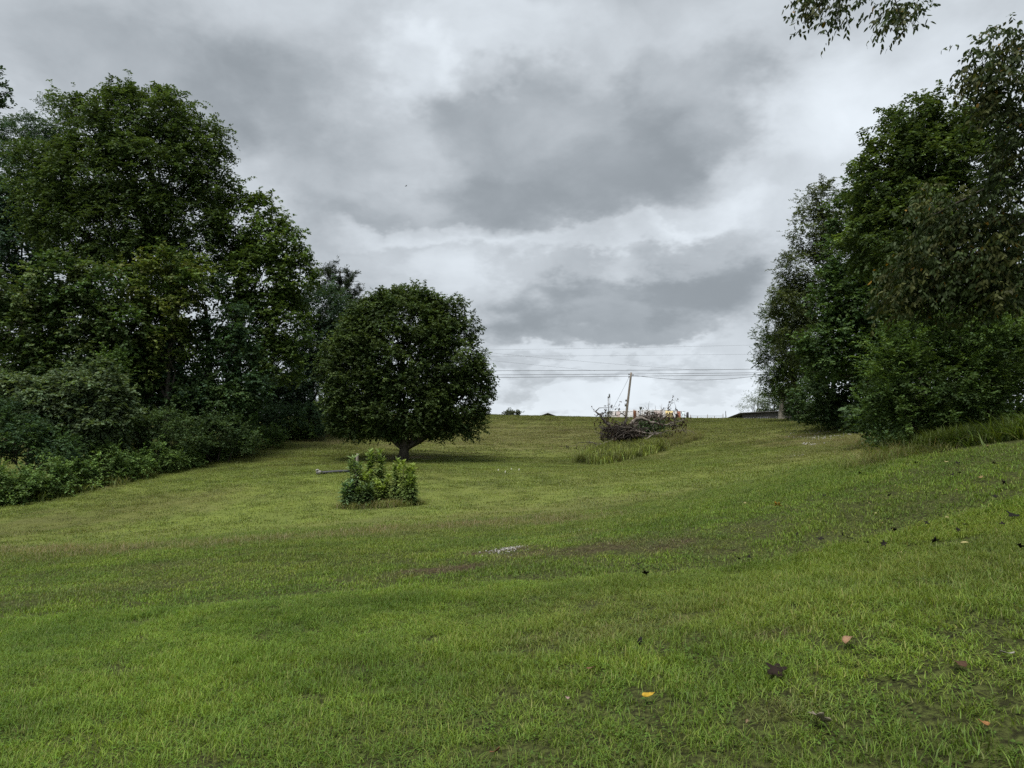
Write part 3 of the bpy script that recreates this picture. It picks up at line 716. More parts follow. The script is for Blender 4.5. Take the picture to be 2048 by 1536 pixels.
# ------------------------------------------------------------------ shrubs
bush('feathery_shrub', 'large pale feathery shrub at the foot of the left wood', 40, [(170, 790, 72, 50), (110, 820, 80, 55), (205, 840, 48, 50), (60, 800, 60, 55), (150, 850, 80, 50), (215, 805, 34, 40)], 'frond', (.060, .080, .030), (.085, .108, .040), seed=51, scale=.62, spike=.3)
bush('dark_shrub', 'dark broadleaf shrub below the feathery one at the frame edge', 37, [(50, 880, 62, 44), (0, 860, 60, 60), (110, 905, 50, 34), (-50, 850, 60, 60)], 'weed', D1, G1, seed=52, scale=1.2)
bush('viburnum_shrub', 'rounded leafy shrub below the ivy trunks', 46, [(440, 862, 50, 32), (480, 878, 34, 20), (400, 870, 46, 30)], 'weed', (.032, .050, .016), (.046, .068, .018), seed=53, scale=1.3)
bush('privet_shrub', 'leafy shrub in front of the ivy-clad trunk', 44, [(330, 860, 60, 42), (280, 870, 56, 40), (370, 882, 44, 26), (250, 835, 40, 36)], 'weed', (.034, .052, .016), (.05, .074, .018), seed=54, scale=1.3)
bush('elder_shrub', 'dark shrub under the hanging bare branch', 58, [(560, 845, 60, 32), (520, 850, 50, 34), (620, 840, 50, 34), (480, 830, 40, 40)], 'weed', D1, D2, seed=55, scale=1.5)
bush('shadow_shrub', 'dark shrub between the wood and the round tree', 66, [(660, 810, 50, 34), (700, 800, 40, 40), (630, 800, 40, 40)], 'weed', D1, (.03, .05, .02), seed=56, scale=1.6)
bush('sapling_shrub', 'upright young shrub left of the ivy-clad trunks', 42.5, [(225, 760, 34, 60), (235, 850, 40, 50), (190, 890, 50, 34)], 'weed', G1, G2, seed=57, scale=1.3)
WEEDS = [(-30, 975, 60, 30, 34.6), (35, 968, 46, 27, 35), (95, 955, 44, 26, 36.2), (150, 945, 44, 28, 38), (205, 930, 40, 30, 39.5), (255, 925, 40, 26, 40.8), (310, 915, 42, 24, 43), (365, 905, 38, 22, 45), (420, 893, 36, 20, 47.5), (475, 882, 34, 18, 50), (530, 868, 36, 16, 53.5), (590, 857, 36, 15, 58), (640, 846, 34, 15, 63)]
WV = [1.2, .7, 1.25, .8, 1.3, .75, 1.15, .7, 1.2, .9, .8, 1.2, 1.0]
WL = ['weedy growth at the foot of the wood cut by the left frame edge', 'low weeds nearest the left frame edge at the lawn', 'low weeds second from the left frame edge', 'bright low weeds under the dark shrub', 'bright weeds in front of the feathery shrub', 'taller bright weeds right of the feathery shrub', 'low weeds in front of the ivy-clad trunk', 'low weeds in front of the dark forked trunk', 'weeds below the rounded shrub of the left wood', 'low weeds right of the rounded shrub', 'weeds below the hanging bare branch', 'small weeds in the shade left of the round tree', 'farthest low weeds, next to the round tree']
for i, (px, py, rx, rz, Yd) in enumerate(WEEDS):
    bush('weed_plant', WL[i], Yd - .7, [(px, py + 8 - WV[i] * 8, rx * .8, rz * WV[i]), (px + rx * .6, py + rz * .35, rx * .6, rz * .7 * WV[(i + 3) % 13]), (px - rx * .5, py + rz * .35, rx * .5, rz * .6 * WV[(i + 5) % 13]), (px + rx * .2, py - rz * .5 * WV[i], rx * .3, rz * .6)], 'weed', (.066, .102, .024), (.105, .150, .032), seed=60 + i, group='weeds along the left wood', stems=2, cat='weeds', scale=1.15, spike=.25, flat=.9)
bush('arching_shrub', 'big bright green shrub with arching fine sprays on the right bank', 19.5, [(1840, 690, 62, 60), (1920, 670, 84, 70), (1790, 750, 56, 60), (1880, 770, 100, 80), (2000, 700, 90, 90, .5), (1810, 830, 60, 46), (1900, 845, 80, 44), (2010, 790, 80, 70, .6), (1850, 640, 30, 30)], 'bush', (.036, .058, .014), (.068, .100, .018), seed=81, spike=.9, inner=.2, stems=8, scale=.85)
RB = [(1605, 818, 36, 20, 76, 'dark green shrub at the foot of the leftmost right-hand tree'), (1645, 826, 38, 24, 66, 'dense shrub second in the row under the right wood'), (1692, 834, 42, 28, 56, 'leafy shrub in the middle of the row under the right wood'), (1738, 838, 44, 34, 47, 'leafy shrub beside the dry patch under the right wood'), (1778, 845, 44, 44, 36, 'shrub touching the big arching one'), (1800, 876, 44, 34, 24, 'low tangled shrub at the corner of the mown bank')]
for i, (px, py, rx, rz, Yd, lab) in enumerate(RB):
    bush('border_shrub', lab, Yd, [(px, py, rx, rz), (px + rx * .7, py + 4, rx * .8, rz * .9), (px - rx * .5, py + rz * .4, rx * .6, rz * .6)], 'weed', (.036, .056, .017), (.056, .080, .020), seed=90 + i, group='shrubs under the right wood', stems=2, scale=1.3, spike=.2)

# ------------------------------------------------------------------ near tree leaning in from outside the frame
def leaves6(P, D, Nr, L, Wd, col):
    S = norm(np.cross(D, Nr)); Nn = np.cross(S, D); L = L[:, None]; Wd = Wd[:, None]
    V = np.stack([P, P + D * L * .3 + S * Wd * .42 + Nn * Wd * .1, P + D * L * .68 + S * Wd * .36 - Nn * L * .03, P + D * L - Nn * L * .14, P + D * L * .68 - S * Wd * .36 - Nn * L * .03, P + D * L * .3 - S * Wd * .42 + Nn * Wd * .1], 1).reshape(-1, 3)
    i = np.arange(len(P))[:, None] * 6
    q = np.concatenate([i + np.array([[0, 1, 2, 5]]), i + np.array([[5, 2, 3, 4]])])
    return V, q, np.repeat(col, 6, 0)
def near_tree():
    rng = np.random.default_rng(101)
    b = Vector((18.5, 14.0, gz(18.5, 14.0)))
    root = empty('cherry_tree', b, 'near overhanging tree with large drooping leaves reaching in at the right edge', 'tree')
    t = Tubes(); P = wander(b - Vector((0, 0, .3)), Vector((17.8, 13.6, 12.5)), 9, .05, rng); t.tube(P, np.linspace(.26, .08, 9), 9); t.build('trunk', M['bark'], root)
    boughs = [ [(P[5]), at(2230, 330, 14.2), at(2080, 420, 14.4), at(1930, 520, 15.0), at(1800, 590, 15.6)],
               [(P[4]), at(2250, 520, 14.0), at(2080, 520, 14.2), at(1960, 590, 15.0)],
               [(P[6]), at(2200, 150, 13.6), at(2080, 180, 13.6), at(1990, 130, 13.6)],
               [(P[6]), at(2220, 200, 13.8), at(2060, 330, 14.2), at(1900, 420, 15.0), at(1820, 430, 15.4)],
               [(P[7]), at(2250, -250, 13.2), at(2000, -170, 13.0), at(1800, -90, 12.8), at(1640, -70, 12.6)],
               [(P[5]), at(2230, 260, 13.8), at(2100, 260, 13.8), at(2010, 250, 13.8), at(1960, 240, 13.8)]]
    for bo in boughs:
        t = Tubes(); Q = np.array([tuple(p) for p in bo]); u = np.linspace(0, len(Q) - 1, 12)
        Q = np.stack([np.interp(u, np.arange(len(Q)), Q[:, k]) for k in range(3)], 1) + rng.normal(0, .04, (12, 3))
        t.tube(Q, np.linspace(.07, .012, 12), 6); t.build('limb', M['bark'], root)
    REG = [(1990, 110, 40, 55, 13.6, 27), (2030, 210, 36, 80, 13.7, 44), (1975, 190, 40, 50, 13.7, 27), (2040, 90, 26, 40, 13.6, 17), (1935, 165, 25, 12, 13.7, 5), (2030, 330, 40, 60, 14.0, 34),
           (1940, 500, 90, 90, 15.0, 102), (1860, 540, 80, 70, 15.4, 78), (2000, 450, 60, 100, 14.4, 75), (1830, 600, 60, 36, 15.6, 37), (1970, 590, 80, 40, 15.0, 58), (1880, 430, 70, 50, 15.2, 41), (2020, 560, 40, 60, 14.4, 34), (1800, 560, 36, 40, 15.6, 17),
           (1640, -8, 30, 10, 12.6, 8), (1680, 26, 12, 8, 12.6, 6), (1622, 18, 16, 8, 12.6, 5), (1725, -14, 16, 6, 12.7, 3), (1805, 22, 20, 10, 12.8, 8), (1780, 38, 14, 6, 12.8, 5), (1826, 0, 10, 10, 12.8, 3)]
    C = []
    for (px, py, rx, ry, Yd, k) in REG:
        for _ in range(k):
            a, r = rng.uniform(0, 2 * math.pi), math.sqrt(rng.uniform(0, 1))
            C.append(tuple(at(px + rx * r * math.cos(a), py + ry * r * math.sin(a), Yd + rng.normal(0, .3))))
    C = np.array(C); kc = len(C)
    # twigs from the hanging groups up to the bough
    t = Tubes()
    for (px, py, Yd) in ((1640, 15, 12.6), (1680, 45, 12.6), (1620, 45, 12.6), (1800, 30, 12.8), (1790, 58, 12.8), (1720, 5, 12.7), (1830, 15, 12.8)):
        t.tube(wander(at(px + 26, -95, 8.2), at(px, py, Yd), 6, .1, rng), np.linspace(.012, .004, 6), 4)
    t.build('twigs', M['bark'], root)['kind'] = 'stuff'
    m, k = 5, 7
    cc = np.where(rng.uniform(0, 1, (kc, 1)) < .3, np.array([[.056, .064, .018]]), np.array([[.034, .052, .016]])) * rng.uniform(.7, 1.3, (kc, 1))
    B = np.repeat(C, m, 0) + rng.normal(0, .14, (kc * m, 3)); T = norm(unit(kc * m, rng) * np.array([1, 1, .4]) + np.array([-.5, -.1, -.1]))
    ls = .30 * rng.uniform(.6, 1.3, kc * m); s_ = (np.arange(k) + .5) / k
    Pp = B[:, None] + T[:, None] * (ls[:, None] * s_)[..., None]; Pp[..., 2] -= .4 * ls[:, None] * s_ ** 2
    side = norm(np.cross(T, np.array([0, 0, 1.])) + 1e-4); sg = np.where(np.arange(k) % 2 == 0, 1., -1.)
    D = norm(T[:, None] * .35 + side[:, None] * sg[None, :, None] * .5 + np.array([0, 0, -.75]) + rng.normal(0, .25, (kc * m, k, 3)))
    Nr = norm(rng.normal(0, 1, (kc * m, k, 3)) + np.array([0, 0, .4]))
    col = np.repeat(cc, m, 0)[:, None] * rng.uniform(.75, 1.25, (kc * m, k, 1)); nl = kc * m * k
    col = col.reshape(-1, 3); yl = rng.uniform(0, 1, nl) < .012; col[yl] = (.22, .13, .02)
    V, q, c3 = leaves6(Pp.reshape(-1, 3), D.reshape(-1, 3), Nr.reshape(-1, 3), .12 * rng.uniform(.7, 1.2, nl), .052 * rng.uniform(.8, 1.2, nl), col)
    TOTAL[0] += len(q) * 2
    co = link('crown', mesh_np('crown', V, q, None, c3), M['leaf_gloss'], root); co['kind'] = 'stuff'
    # the rest of the crown, out of the frame above the camera's right side
    LB = [(Vector((18.5, 13, 12.5)), (3.4, 3.4, 2.6)), (Vector((19.5, 16, 10)), (3.2, 3, 2.4)), (Vector((16.8, 10.0, 11.6)), (2.6, 2.6, 2.0)), (Vector((20, 12, 8.5)), (3, 3, 2.2))]
    V, q, c3, _ = crown_np(LB, 'broad', rng, (.036, .050, .016), (.06, .066, .018), cull=False, scale=1.4, lsz=1.2)
    TOTAL[0] += len(q) * 2
    co = link('crown', mesh_np('crown', V, q, None, c3), M['leaf_gloss'], root); co['kind'] = 'stuff'
near_tree()
# spray of another tree at the left frame edge
r_ = tree('mimosa_tree', 'tree outside the frame whose twig tip shows at the upper left edge', 'tree', 24, -420, [(-4, 176, 24, 10), (-60, 190, 50, 40), (-200, 200, 120, 90)], 'airy', D1, (.04, .055, .024), seed=111, trunk=.2, scale=.55, inner=.2, cull=False)

# ------------------------------------------------------------------ tall weedy plants in the hollow
def weed_stalk(name, label, px, top, Yd, rpx, nst, col, col2, seed, L=.21, Wl=.07, cat='plant', per=130, hmin=.5):
    rng = np.random.default_rng(seed)
    x = at(px, 960, Yd).x; b = Vector((x, Yd, gz(x, Yd)))
    h = at(px, top, Yd).z - b.z; r = rpx * Yd / FPX
    root = empty(name, b, label, cat, 'tall weeds in the island of growth')
    Ps, Ds, Cs = [], [], []
    for i in range(nst):
        a, q = rng.uniform(0, 2 * math.pi), math.sqrt(rng.uniform(0, 1)) * r * .75
        s0 = b + Vector((q * .35 * math.cos(a), q * .35 * math.sin(a), -.05)); hh = h * (1.0 if i == 0 else rng.uniform(hmin, .97))
        s1 = b + Vector((q * math.cos(a), q * math.sin(a), hh))
        Q = wander(s0, s1, 6, .05, rng)
        t = Tubes(); t.tube(Q, np.linspace(.016, .006, 6), 5); t.build('stem', M['stem'], root)
        u = rng.uniform(.12, 1.02, per); p = np.stack([np.interp(u * 5, np.arange(6), Q[:, k]) for k in range(3)], 1)
        th = rng.uniform(0, 2 * math.pi, per); wdt = (r * .4 + .08) * np.clip(1.2 - u, .12, 1)
        d = norm(np.c_[np.cos(th), np.sin(th), rng.uniform(-.2, .8, per) * (u * 1.3) - .25 + 1.1 * np.clip(u - .7, 0, 1) / .3])
        p = p + d * (wdt * rng.uniform(0, .8, per))[:, None]
        Ps.append(p); Ds.append(d); Cs.append(np.array(col) * (1 - u[:, None]) + np.array(col2) * u[:, None])
    P_, D_, C_ = np.concatenate(Ps), np.concatenate(Ds), np.concatenate(Cs)
    k = len(P_); g = ground(P_[:, 0], P_[:, 1]); P_[:, 2] = np.maximum(P_[:, 2], g + .05)
    D_[:, 2] = np.where(P_[:, 2] < g + .15, np.abs(D_[:, 2]), D_[:, 2])
    V, q, c3 = leaves6(P_, D_, norm(np.array([0, 0, 1.]) + rng.normal(0, .3, (k, 3))), L * rng.uniform(.6, 1.25, k), Wl * rng.uniform(.8, 1.25, k), C_ * rng.uniform(.75, 1.6, (k, 1)))
    co = link('foliage', mesh_np('foliage', V, q, None, c3), M['leaf'], root); co['kind'] = 'stuff'
    return root
M['stem'] = simple('stem', (.06, .075, .03), (.10, .10, .05), 8, .8)
PA, PB, PC = (.075, .115, .042), (.150, .210, .060), (.175, .235, .050)
weed_stalk('tall_weed', 'tall leafy weed at the left end of the clump, in front of the grey post', 712, 916, 27.6, 18, 6, PA, (.14, .20, .08), 121, .24, .07, hmin=.72)
weed_stalk('tall_weed', 'broad pale-leaved weed at the left foot of the clump', 700, 965, 27.2, 20, 5, PA, (.10, .17, .085), 122)
weed_stalk('tall_weed', 'left of the two slim spires standing above the clump', 740, 902, 28.2, 10, 4, PA, PB, 123, .24, .08)
weed_stalk('tall_weed', 'right of the two slim spires standing above the clump', 758, 904, 28.4, 11, 4, PA, PB, 124, .24, .08)
weed_stalk('tall_weed', 'rounded yellow-green weed in the middle of the clump', 733, 944, 27.6, 32, 10, PA, PC, 125, .16, .09)
weed_stalk('tall_weed', 'lower yellow-green weed right of the middle of the clump', 762, 952, 27.5, 20, 7, PA, PC, 126, .16, .09)
weed_stalk('tall_weed', 'slim dark weed between the two round halves of the clump', 791, 922, 27.6, 10, 4, PA, PB, 127)
weed_stalk('tall_weed', 'round leafy weed at the right end of the clump', 814, 926, 27.4, 24, 10, PA, PC, 128, .17, .085)
weed_stalk('tall_weed', 'low dark weed at the front foot of the clump', 728, 972, 27.0, 20, 6, (.045, .072, .026), (.07, .11, .04), 129)
weed_stalk('tall_weed', 'weed with long drooping leaves at the right foot of the clump', 822, 950, 27.1, 16, 5, PA, PB, 130, .24, .07)
p = at(713, 960, 28.3); g0 = gz(p.x, 28.3); zt = at(713, 907, 28.3).z
t = Tubes(); t.tube([(p.x, 28.3, g0 - .2), (p.x, 28.3, g0 + .8), (p.x + .01, 28.3, zt - .1), (p.x + .02, 28.3, zt)], [.06, .058, .055, .035], 8)
tag(t.build('wooden_post', M['pole'], smooth=False), 'weathered grey post sticking out of the weed clump', 'post')

# ------------------------------------------------------------------ tall grass
def tall_grass(name, label, P, meshes, hs, seed, tint=0.5, dry=0.1):
    rng = np.random.default_rng(seed)
    x, y = P[:, 0], P[:, 1]; z = ground(x, y); k = len(x)
    wv = rng.uniform(.8, 1.25, k)
    scatter(name, label, meshes, np.c_[x, y, z], slope_rot(x, y, rng), np.c_[wv, wv, hs * rng.uniform(.5, 1.2, k)], rng.integers(0, len(meshes), k), np.clip(rng.normal(tint, .25, k), 0, 1), np.clip(rng.normal(dry, .15, k), 0, 1))
def px_poly(poly, k, seed):
    """random ground points under a pixel outline (list of px, py)"""
    G = np.array([tuple(on_ground(*p))[:2] for p in poly]); rng = np.random.default_rng(seed)
    lo, hi = G.min(0), G.max(0); out = []
    while len(out) < k:
        q = rng.uniform(lo, hi, (k * 3, 2)); c = np.zeros(len(q), bool)
        for i in range(len(G)):
            a, b = G[i], G[i - 1]
            cond = ((a[1] > q[:, 1]) != (b[1] > q[:, 1])) & (q[:, 0] < (b[0] - a[0]) * (q[:, 1] - a[1]) / (b[1] - a[1] + 1e-9) + a[0])
            c ^= cond
        out += list(q[c])
    return np.array(out[:k])
verge = [tuft('tuft_e%d' % i, 40, 0.16, 0.75, 0.018, _r, .7, .02, .62) for i in range(4)]
edge = [tuft('tuft_g%d' % i, 34, 0.16, 0.75, 0.026, _r, .6, .02, 1.0) for i in range(4)]
talls = [tuft('tuft_t%d' % i, 34, 0.16, 0.75, 0.03, _r, .5, .03, 1.6) for i in range(4)]
fines = [tuft('tuft_w%d' % i, 60, 0.16, 0.5, 0.008, _r, .7, .2) for i in range(4)]
PILE = [(1152, 926), (1200, 930), (1300, 908), (1400, 880), (1404, 872), (1380, 868), (1330, 872), (1250, 884), (1190, 900), (1160, 912)]
tall_grass('tall_grass', 'tall green grass in front of the brush pile', px_poly([(1154, 926), (1200, 930), (1330, 902), (1330, 888), (1250, 890), (1190, 904)], 900, 1), talls + verge, 1.0, 2, .35, 0)
tall_grass('wispy_grass', 'wispy tan-green seeding grass beside the brush pile', px_poly([(1290, 905), (1400, 880), (1404, 872), (1370, 862), (1300, 872)], 800, 3), fines, 1.0, 4, .2, .12)
sh = np.array([tuple(at(px, 900, Y_))[:2] for px, Y_ in ((1780, 21), (1850, 18.6), (1930, 16.6), (2048, 13.8), (2200, 12.5))])
rr = np.random.default_rng(8); u_ = rr.uniform(0, 4, 420)
gpts = np.stack([np.interp(u_, range(5), sh[:, k]) for k in range(2)], 1) + rr.normal(0, .35, (420, 2)) + np.array([.5, .5])
tall_grass('verge_grass', 'long dark grass fringe below the arching shrub', gpts, verge, .6, 5, .9, 0)
u_ = rr.uniform(0, len(WB_L) - 1, 1700)
gpts = np.stack([np.interp(u_, range(len(WB_L)), WB_L[:, k]) for k in range(2)], 1) + rr.normal(0, .6, (1700, 2)) + np.array([-.3, .2])
tall_grass('edge_grass', 'rough grass fringe along the left wood', gpts, edge, .85, 6, .6, .0)
u_ = rr.uniform(0, 4, 330); e2 = np.array([tuple(on_ground(px, py))[:2] for px, py in ((1735, 905), (1770, 925), (1790, 920), (1760, 890), (1740, 880))])
gpts = np.stack([np.interp(u_, range(5), e2[:, k]) for k in range(2)], 1) + rr.normal(0, .5, (330, 2))
tall_grass('corner_grass', 'pale dry grass at the corner of the right wood', gpts, fines, .6, 7, 0, .35)
u_ = rr.uniform(0, 7.2, 1500); u_ = u_[vnoise(u_ * 9, u_ * 0 + .5, 4) + rr.normal(0, .15, 1500) > .45]; nq = len(u_)
gpts = np.stack([np.interp(u_, range(len(CREST)), CREST[:, k]) for k in range(2)], 1) + np.c_[rr.normal(0, .3, nq), rr.normal(-.3, .7, nq)]
seeds = [tuft('tuft_s%d' % i, 16, 0.13, 0.26, 0.006, _r, .5, .55) for i in range(4)]
tall_grass('crest_grass', 'sparse seeding brownish grass along the crest of the near bank', gpts, seeds, .6, 8, 0, .3)
rng9 = np.random.default_rng(19); a_ = rng9.uniform(0, 6.28, 200); q_ = np.sqrt(rng9.uniform(0, 1, 200))
gpts = np.c_[at(762, 1000, 27.3).x + 1.5 * q_ * np.cos(a_), 27.3 + .6 * q_ * np.sin(a_)]
tall_grass('clump_grass', 'brownish long grass round the foot of the weed clump', gpts, fines, .6, 9, .1, .2)

# ------------------------------------------------------------------ brush pile on the hillside
pc = on_ground(1245, 893); PY = pc.y
def limb_thing(label, pts, r0, r1, mat='deadwood', leaf=0, seed=1, dY=0.0, twig=4):
    rng = np.random.default_rng(seed)
    Q = np.array([tuple(at(a, b_, PY + dY)) for a, b_ in pts]); u = np.linspace(0, len(Q) - 1, 3 * len(Q))
    Q = np.stack([np.interp(u, np.arange(len(Q)), Q[:, k]) for k in range(3)], 1) + rng.normal(0, .025, (len(u), 3))
    root = empty('fallen_limb', Q[0], label, 'dead branch', 'dead limbs of the brush pile')
    t = Tubes(); R = np.linspace(r0, r1, len(Q)) * rng.uniform(.85, 1.15, len(Q)); t.tube(Q, R, 7); wood = t.build('wood', M[mat], root)
    ends = [Q[-1]]
    t = Tubes()
    for _ in range(twig):
        k = rng.integers(len(Q) // 3, len(Q)); e = Q[k] + rng.normal(0, .55, 3) * np.array([1, .8, .7]); t.tube(wander(Q[k], e, 5, .2, rng), np.linspace(r1 * .8, .012, 5), 5); ends.append(e)
        for _ in range(2):
            e3 = e + rng.normal(0, .3, 3); t.tube(wander(e, e3, 4, .2, rng), np.linspace(.014, .006, 4), 4); ends.append(e3)
    t.build('twigs', M[mat], wood)['kind'] = 'stuff'
    if leaf:
        E = np.array(ends); B = E[rng.integers(0, len(E), leaf)] + rng.normal(0, .22, (leaf, 3))
        V, q, c3 = sprays(B, norm(rng.normal(0, .4, (leaf, 3)) + np.array([0, 0, -.8])), 3, .2, .17, .09, .2, rng, np.repeat(np.array([[.030, .018, .012]]), leaf, 0) * rng.uniform(.6, 1.7, (leaf, 1)), hang=1.2)
        o = link('dead_leaves', mesh_np('dead_leaves', V, q, None, c3), M['dead_leaf'], root); o['kind'] = 'stuff'
    return root
limb_thing('dark crooked limb reaching up at the left of the brush pile', [(1226, 860), (1215, 848), (1206, 838), (1199, 828), (1191, 822.5)], .13, .06, 'darkwood', 55, 201)
limb_thing('thin dark limb rising in front of the utility pole', [(1247, 858), (1251, 845), (1253, 837), (1249, 831), (1240, 825)], .08, .035, 'darkwood', 26, 202)
limb_thing('thick pale arching limb over the right half of the brush pile', [(1262, 850), (1266, 843), (1275, 837), (1288, 838), (1301, 844.5), (1315, 847), (1331, 850), (1348, 847)], .17, .06, 'deadwood', 50, 203, 1.0)
limb_thing('long pale limb lying across the front of the brush pile', [(1182, 903), (1196, 890), (1214, 885.5), (1234, 875), (1252, 865), (1268, 860.5), (1284, 865), (1303, 868), (1323, 865)], .10, .03, 'deadwood', 24, 204, -1.0, 12)
limb_thing('short pale limb crossing the front right of the pile', [(1290, 880), (1303, 871), (1324, 865)], .07, .03, 'deadwood', 4, 205, -1.2, 5)
limb_thing('low dark twig poking out left of the pile', [(1198, 890), (1186, 886), (1175, 884)], .06, .03, 'darkwood', 14, 206, -.6)
limb_thing('dark limb hung with leaves above the left of the pile', [(1216, 862), (1206, 857), (1197, 852)], .07, .03, 'darkwood', 26, 207)
limb_thing('drooping end of the arching limb at the right of the pile', [(1340, 850), (1350, 850), (1361, 853), (1369, 862), (1374, 868)], .05, .02, 'deadwood', 10, 208, 1.0)
limb_thing('reddish leafy branch tips at the upper right of the pile', [(1315, 845), (1326, 836), (1338, 829), (1345, 826)], .06, .02, 'darkwood', 80, 209, 1.6, 8)
limb_thing('leafy branch tips hanging at the right end of the pile', [(1340, 846), (1350, 842), (1358, 838)], .05, .02, 'darkwood', 45, 210, 1.0, 6)
def heap(name, label, px, py, rx, rz, dY, nt, nl, mat, colr, seed, lY=1.0):
    rng = np.random.default_rng(seed); c = at(px, py, PY + dY); k = PY / FPX
    root = empty(name, (c.x, c.y, gz(c.x, c.y)), label, 'brush')
    t = Tubes(); R = np.array([rx * k, lY, rz * k]); gzc = gz(c.x, c.y)
    for _ in range(nt):
        a = np.array(tuple(c)) + unit(1, rng)[0] * R * rng.uniform(.2, .9); d = rng.normal(0, 1, 3) * np.array([1, .7, .5]); e = a + norm(d) * rng.uniform(.5, 1.3)
        a[2] = max(a[2], gzc); e[2] = max(e[2], gzc); t.tube(wander(a, e, 5, .15, rng), np.linspace(rng.uniform(.018, .04), .008, 5), 4)
    t.build('twigs', M[mat], root)['kind'] = 'stuff'
    if nl:
        B = np.array(tuple(c)) + unit(nl, rng) * R * rng.uniform(.2, 1, (nl, 1)) ** .5; B[:, 2] = np.maximum(B[:, 2], gzc + .1)
        V, q, c3 = sprays(B, unit(nl, rng), 4, .25, .17, .09, .3, rng, np.repeat(np.array([colr]), nl, 0) * rng.uniform(.5, 1.6, (nl, 1)), hang=.9)
        link('dead_leaves', mesh_np('dead_leaves', V, q, None, c3), M['dead_leaf'], root)['kind'] = 'stuff'
    return root
heap('brush_heap', 'tangled heap of dark twigs and dead brown leaves', 1244, 870, 44, 25, -.4, 300, 1000, 'darkwood', (.034, .027, .021), 221, .9)
heap('brush_heap', 'grey heap of bare twigs behind the arching limb', 1302, 842, 32, 22, 2.6, 260, 260, 'deadwood', (.06, .05, .04), 222, .9)
heap('brush_heap', 'pale grey mound of matted twigs under the arching limb', 1281, 853, 12, 16, 2.2, 120, 60, 'deadwood', (.12, .10, .09), 223, .6)
bush('vine_bush', 'small green vine growth inside the brush pile', PY + 1.6, [(1305, 855, 20, 12), (1322, 850, 18, 14), (1290, 860, 14, 8)], 'weed', (.036, .056, .018), (.05, .078, .022), seed=224, stems=1, scale=1.3)
rng = np.random.default_rng(5)
def rock(name, label, c, r, seed, mat='stone', flat=.6, group=None, cat='stone'):
    import bmesh
    rg = np.random.default_rng(seed); bm = bmesh.new(); bmesh.ops.create_icosphere(bm, subdivisions=2, radius=1.0)
    f = rg.normal(0, 1, (3, 3))
    for v in bm.verts:
        d = np.array(v.co); s_ = 1 + .16 * math.sin(f[0] @ d * 2.5) + .12 * math.sin(f[1] @ d * 4 + 1) + rg.normal(0, .04)
        v.co = Vector((d[0] * r * s_, d[1] * r * s_ * .8, d[2] * r * s_ * flat))
    me = bpy.data.meshes.new(name); bm.to_mesh(me); bm.free()
    o = link(name, me, M[mat]); o.location = c; o.rotation_euler = (0, 0, rg.uniform(0, 6.28))
    return tag(o, label, cat, group)
p = on_ground(1259, 888); rock('boulder', 'dark grey stone at the foot of the brush pile', (p.x, p.y, p.z + .25), .42, 3, 'stone_dark', .8)
q = at(1270, 840, 62); gq = gz(q.x, 62); zt = at(1270, 824, 62).z
t = Tubes(); t.tube([(q.x, 62, gq - .2), (q.x + .02, 62, gq + .5), (q.x, 62, zt - .35), (q.x - .03, 62, zt)], [.2, .16, .15, .13], 9)
st_ = t.build('broken_snag', M['stump'], smooth=False)
for v in st_.data.vertices:
    if v.co.z > zt - .05: v.co.z += .22 * math.sin(v.co.x * 23 + v.co.y * 31)
tag(st_, 'reddish-brown broken tree snag standing behind the brush pile', 'snag')

# ------------------------------------------------------------------ things on the ridge
UY = 115.0
pt, pb = at(1262.5, 745, UY), at(1252, 834, UY)
dirp = (pt - pb).normalized(); ground_z = gz(pb.x, UY); base = pb - dirp * ((pb.z - ground_z + .3) / dirp.z)
up = empty('utility_pole', base, 'leaning wooden utility pole on the ridge behind the brush pile', 'utility pole')
t = Tubes(); t.tube([base.lerp(pt, f) for f in (0, .3, .6, .9, 1)], [.20, .19, .175, .16, .155], 10); t.build('shaft', M['pole'], up)
def onpole(py): f = (py - 745) / (834 - 745); return pt.lerp(pb, f)
for a, b_ in ((799, 803), (807, 813)):
    t = Tubes(); t.box(onpole((a + b_) / 2) + Vector((-.32, -.1, 0)), (.24, .22, (b_ - a) * .081)); t.box(onpole((a + b_) / 2) + Vector((-.15, -.05, 0)), (.18, .08, .08)); t.build('junction_box', M['steel'], up, False)
for dx, py in ((-.34, 749), (.34, 750.5), (-.3, 754)):
    t = Tubes(); c = onpole(py); e = c + Vector((dx, 0, .02)); t.tube([c, e], .03, 5); t.tube([e + Vector((0, 0, -.12)), e + Vector((0, 0, -.04)), e + Vector((0, 0, .04)), e + Vector((0, 0, .12))], [.05, .09, .05, .08], 8); t.build('insulator', M['dark_steel'], up)
def wire(label, pts, r, Yd=UY, name='power_line'):
    Q = np.array([tuple(at(p[0], p[1], p[2] if len(p) > 2 else Yd)) for p in pts]); u = np.linspace(0, len(Q) - 1, 24)
    # smooth through the points
    co = np.polyfit(np.arange(len(Q)), Q, min(2, len(Q) - 1)); P_ = np.stack([np.polyval(co[:, k], u) for k in range(3)], 1)
    t = Tubes(); t.tube(P_, r, 5); tag(t.build(name, M['wire']), label, 'wire', 'wires over the ridge')
wire('topmost dark power line crossing the sky above the utility pole', [(560, 741), (1262, 740.5), (1800, 733.5)], .032, UY + 1)
wire('power line touching the top of the utility pole', [(560, 751), (1262, 748), (1800, 741)], .03, UY)
wire('lowest of the straight power lines, just below the pole top', [(560, 757.5), (1262, 752.5), (1800, 744.5)], .032, UY)
wire('sagging service wire running right from the pole top', [(1264, 750), (1395, 760), (1526, 750)], .028, UY)
wire('highest faint wire above all others', [(560, 702), (1100, 698), (1700, 685)], .014, 150)
wire('second faint wire below the highest one', [(560, 713), (1100, 712), (1700, 706)], .014, 150)
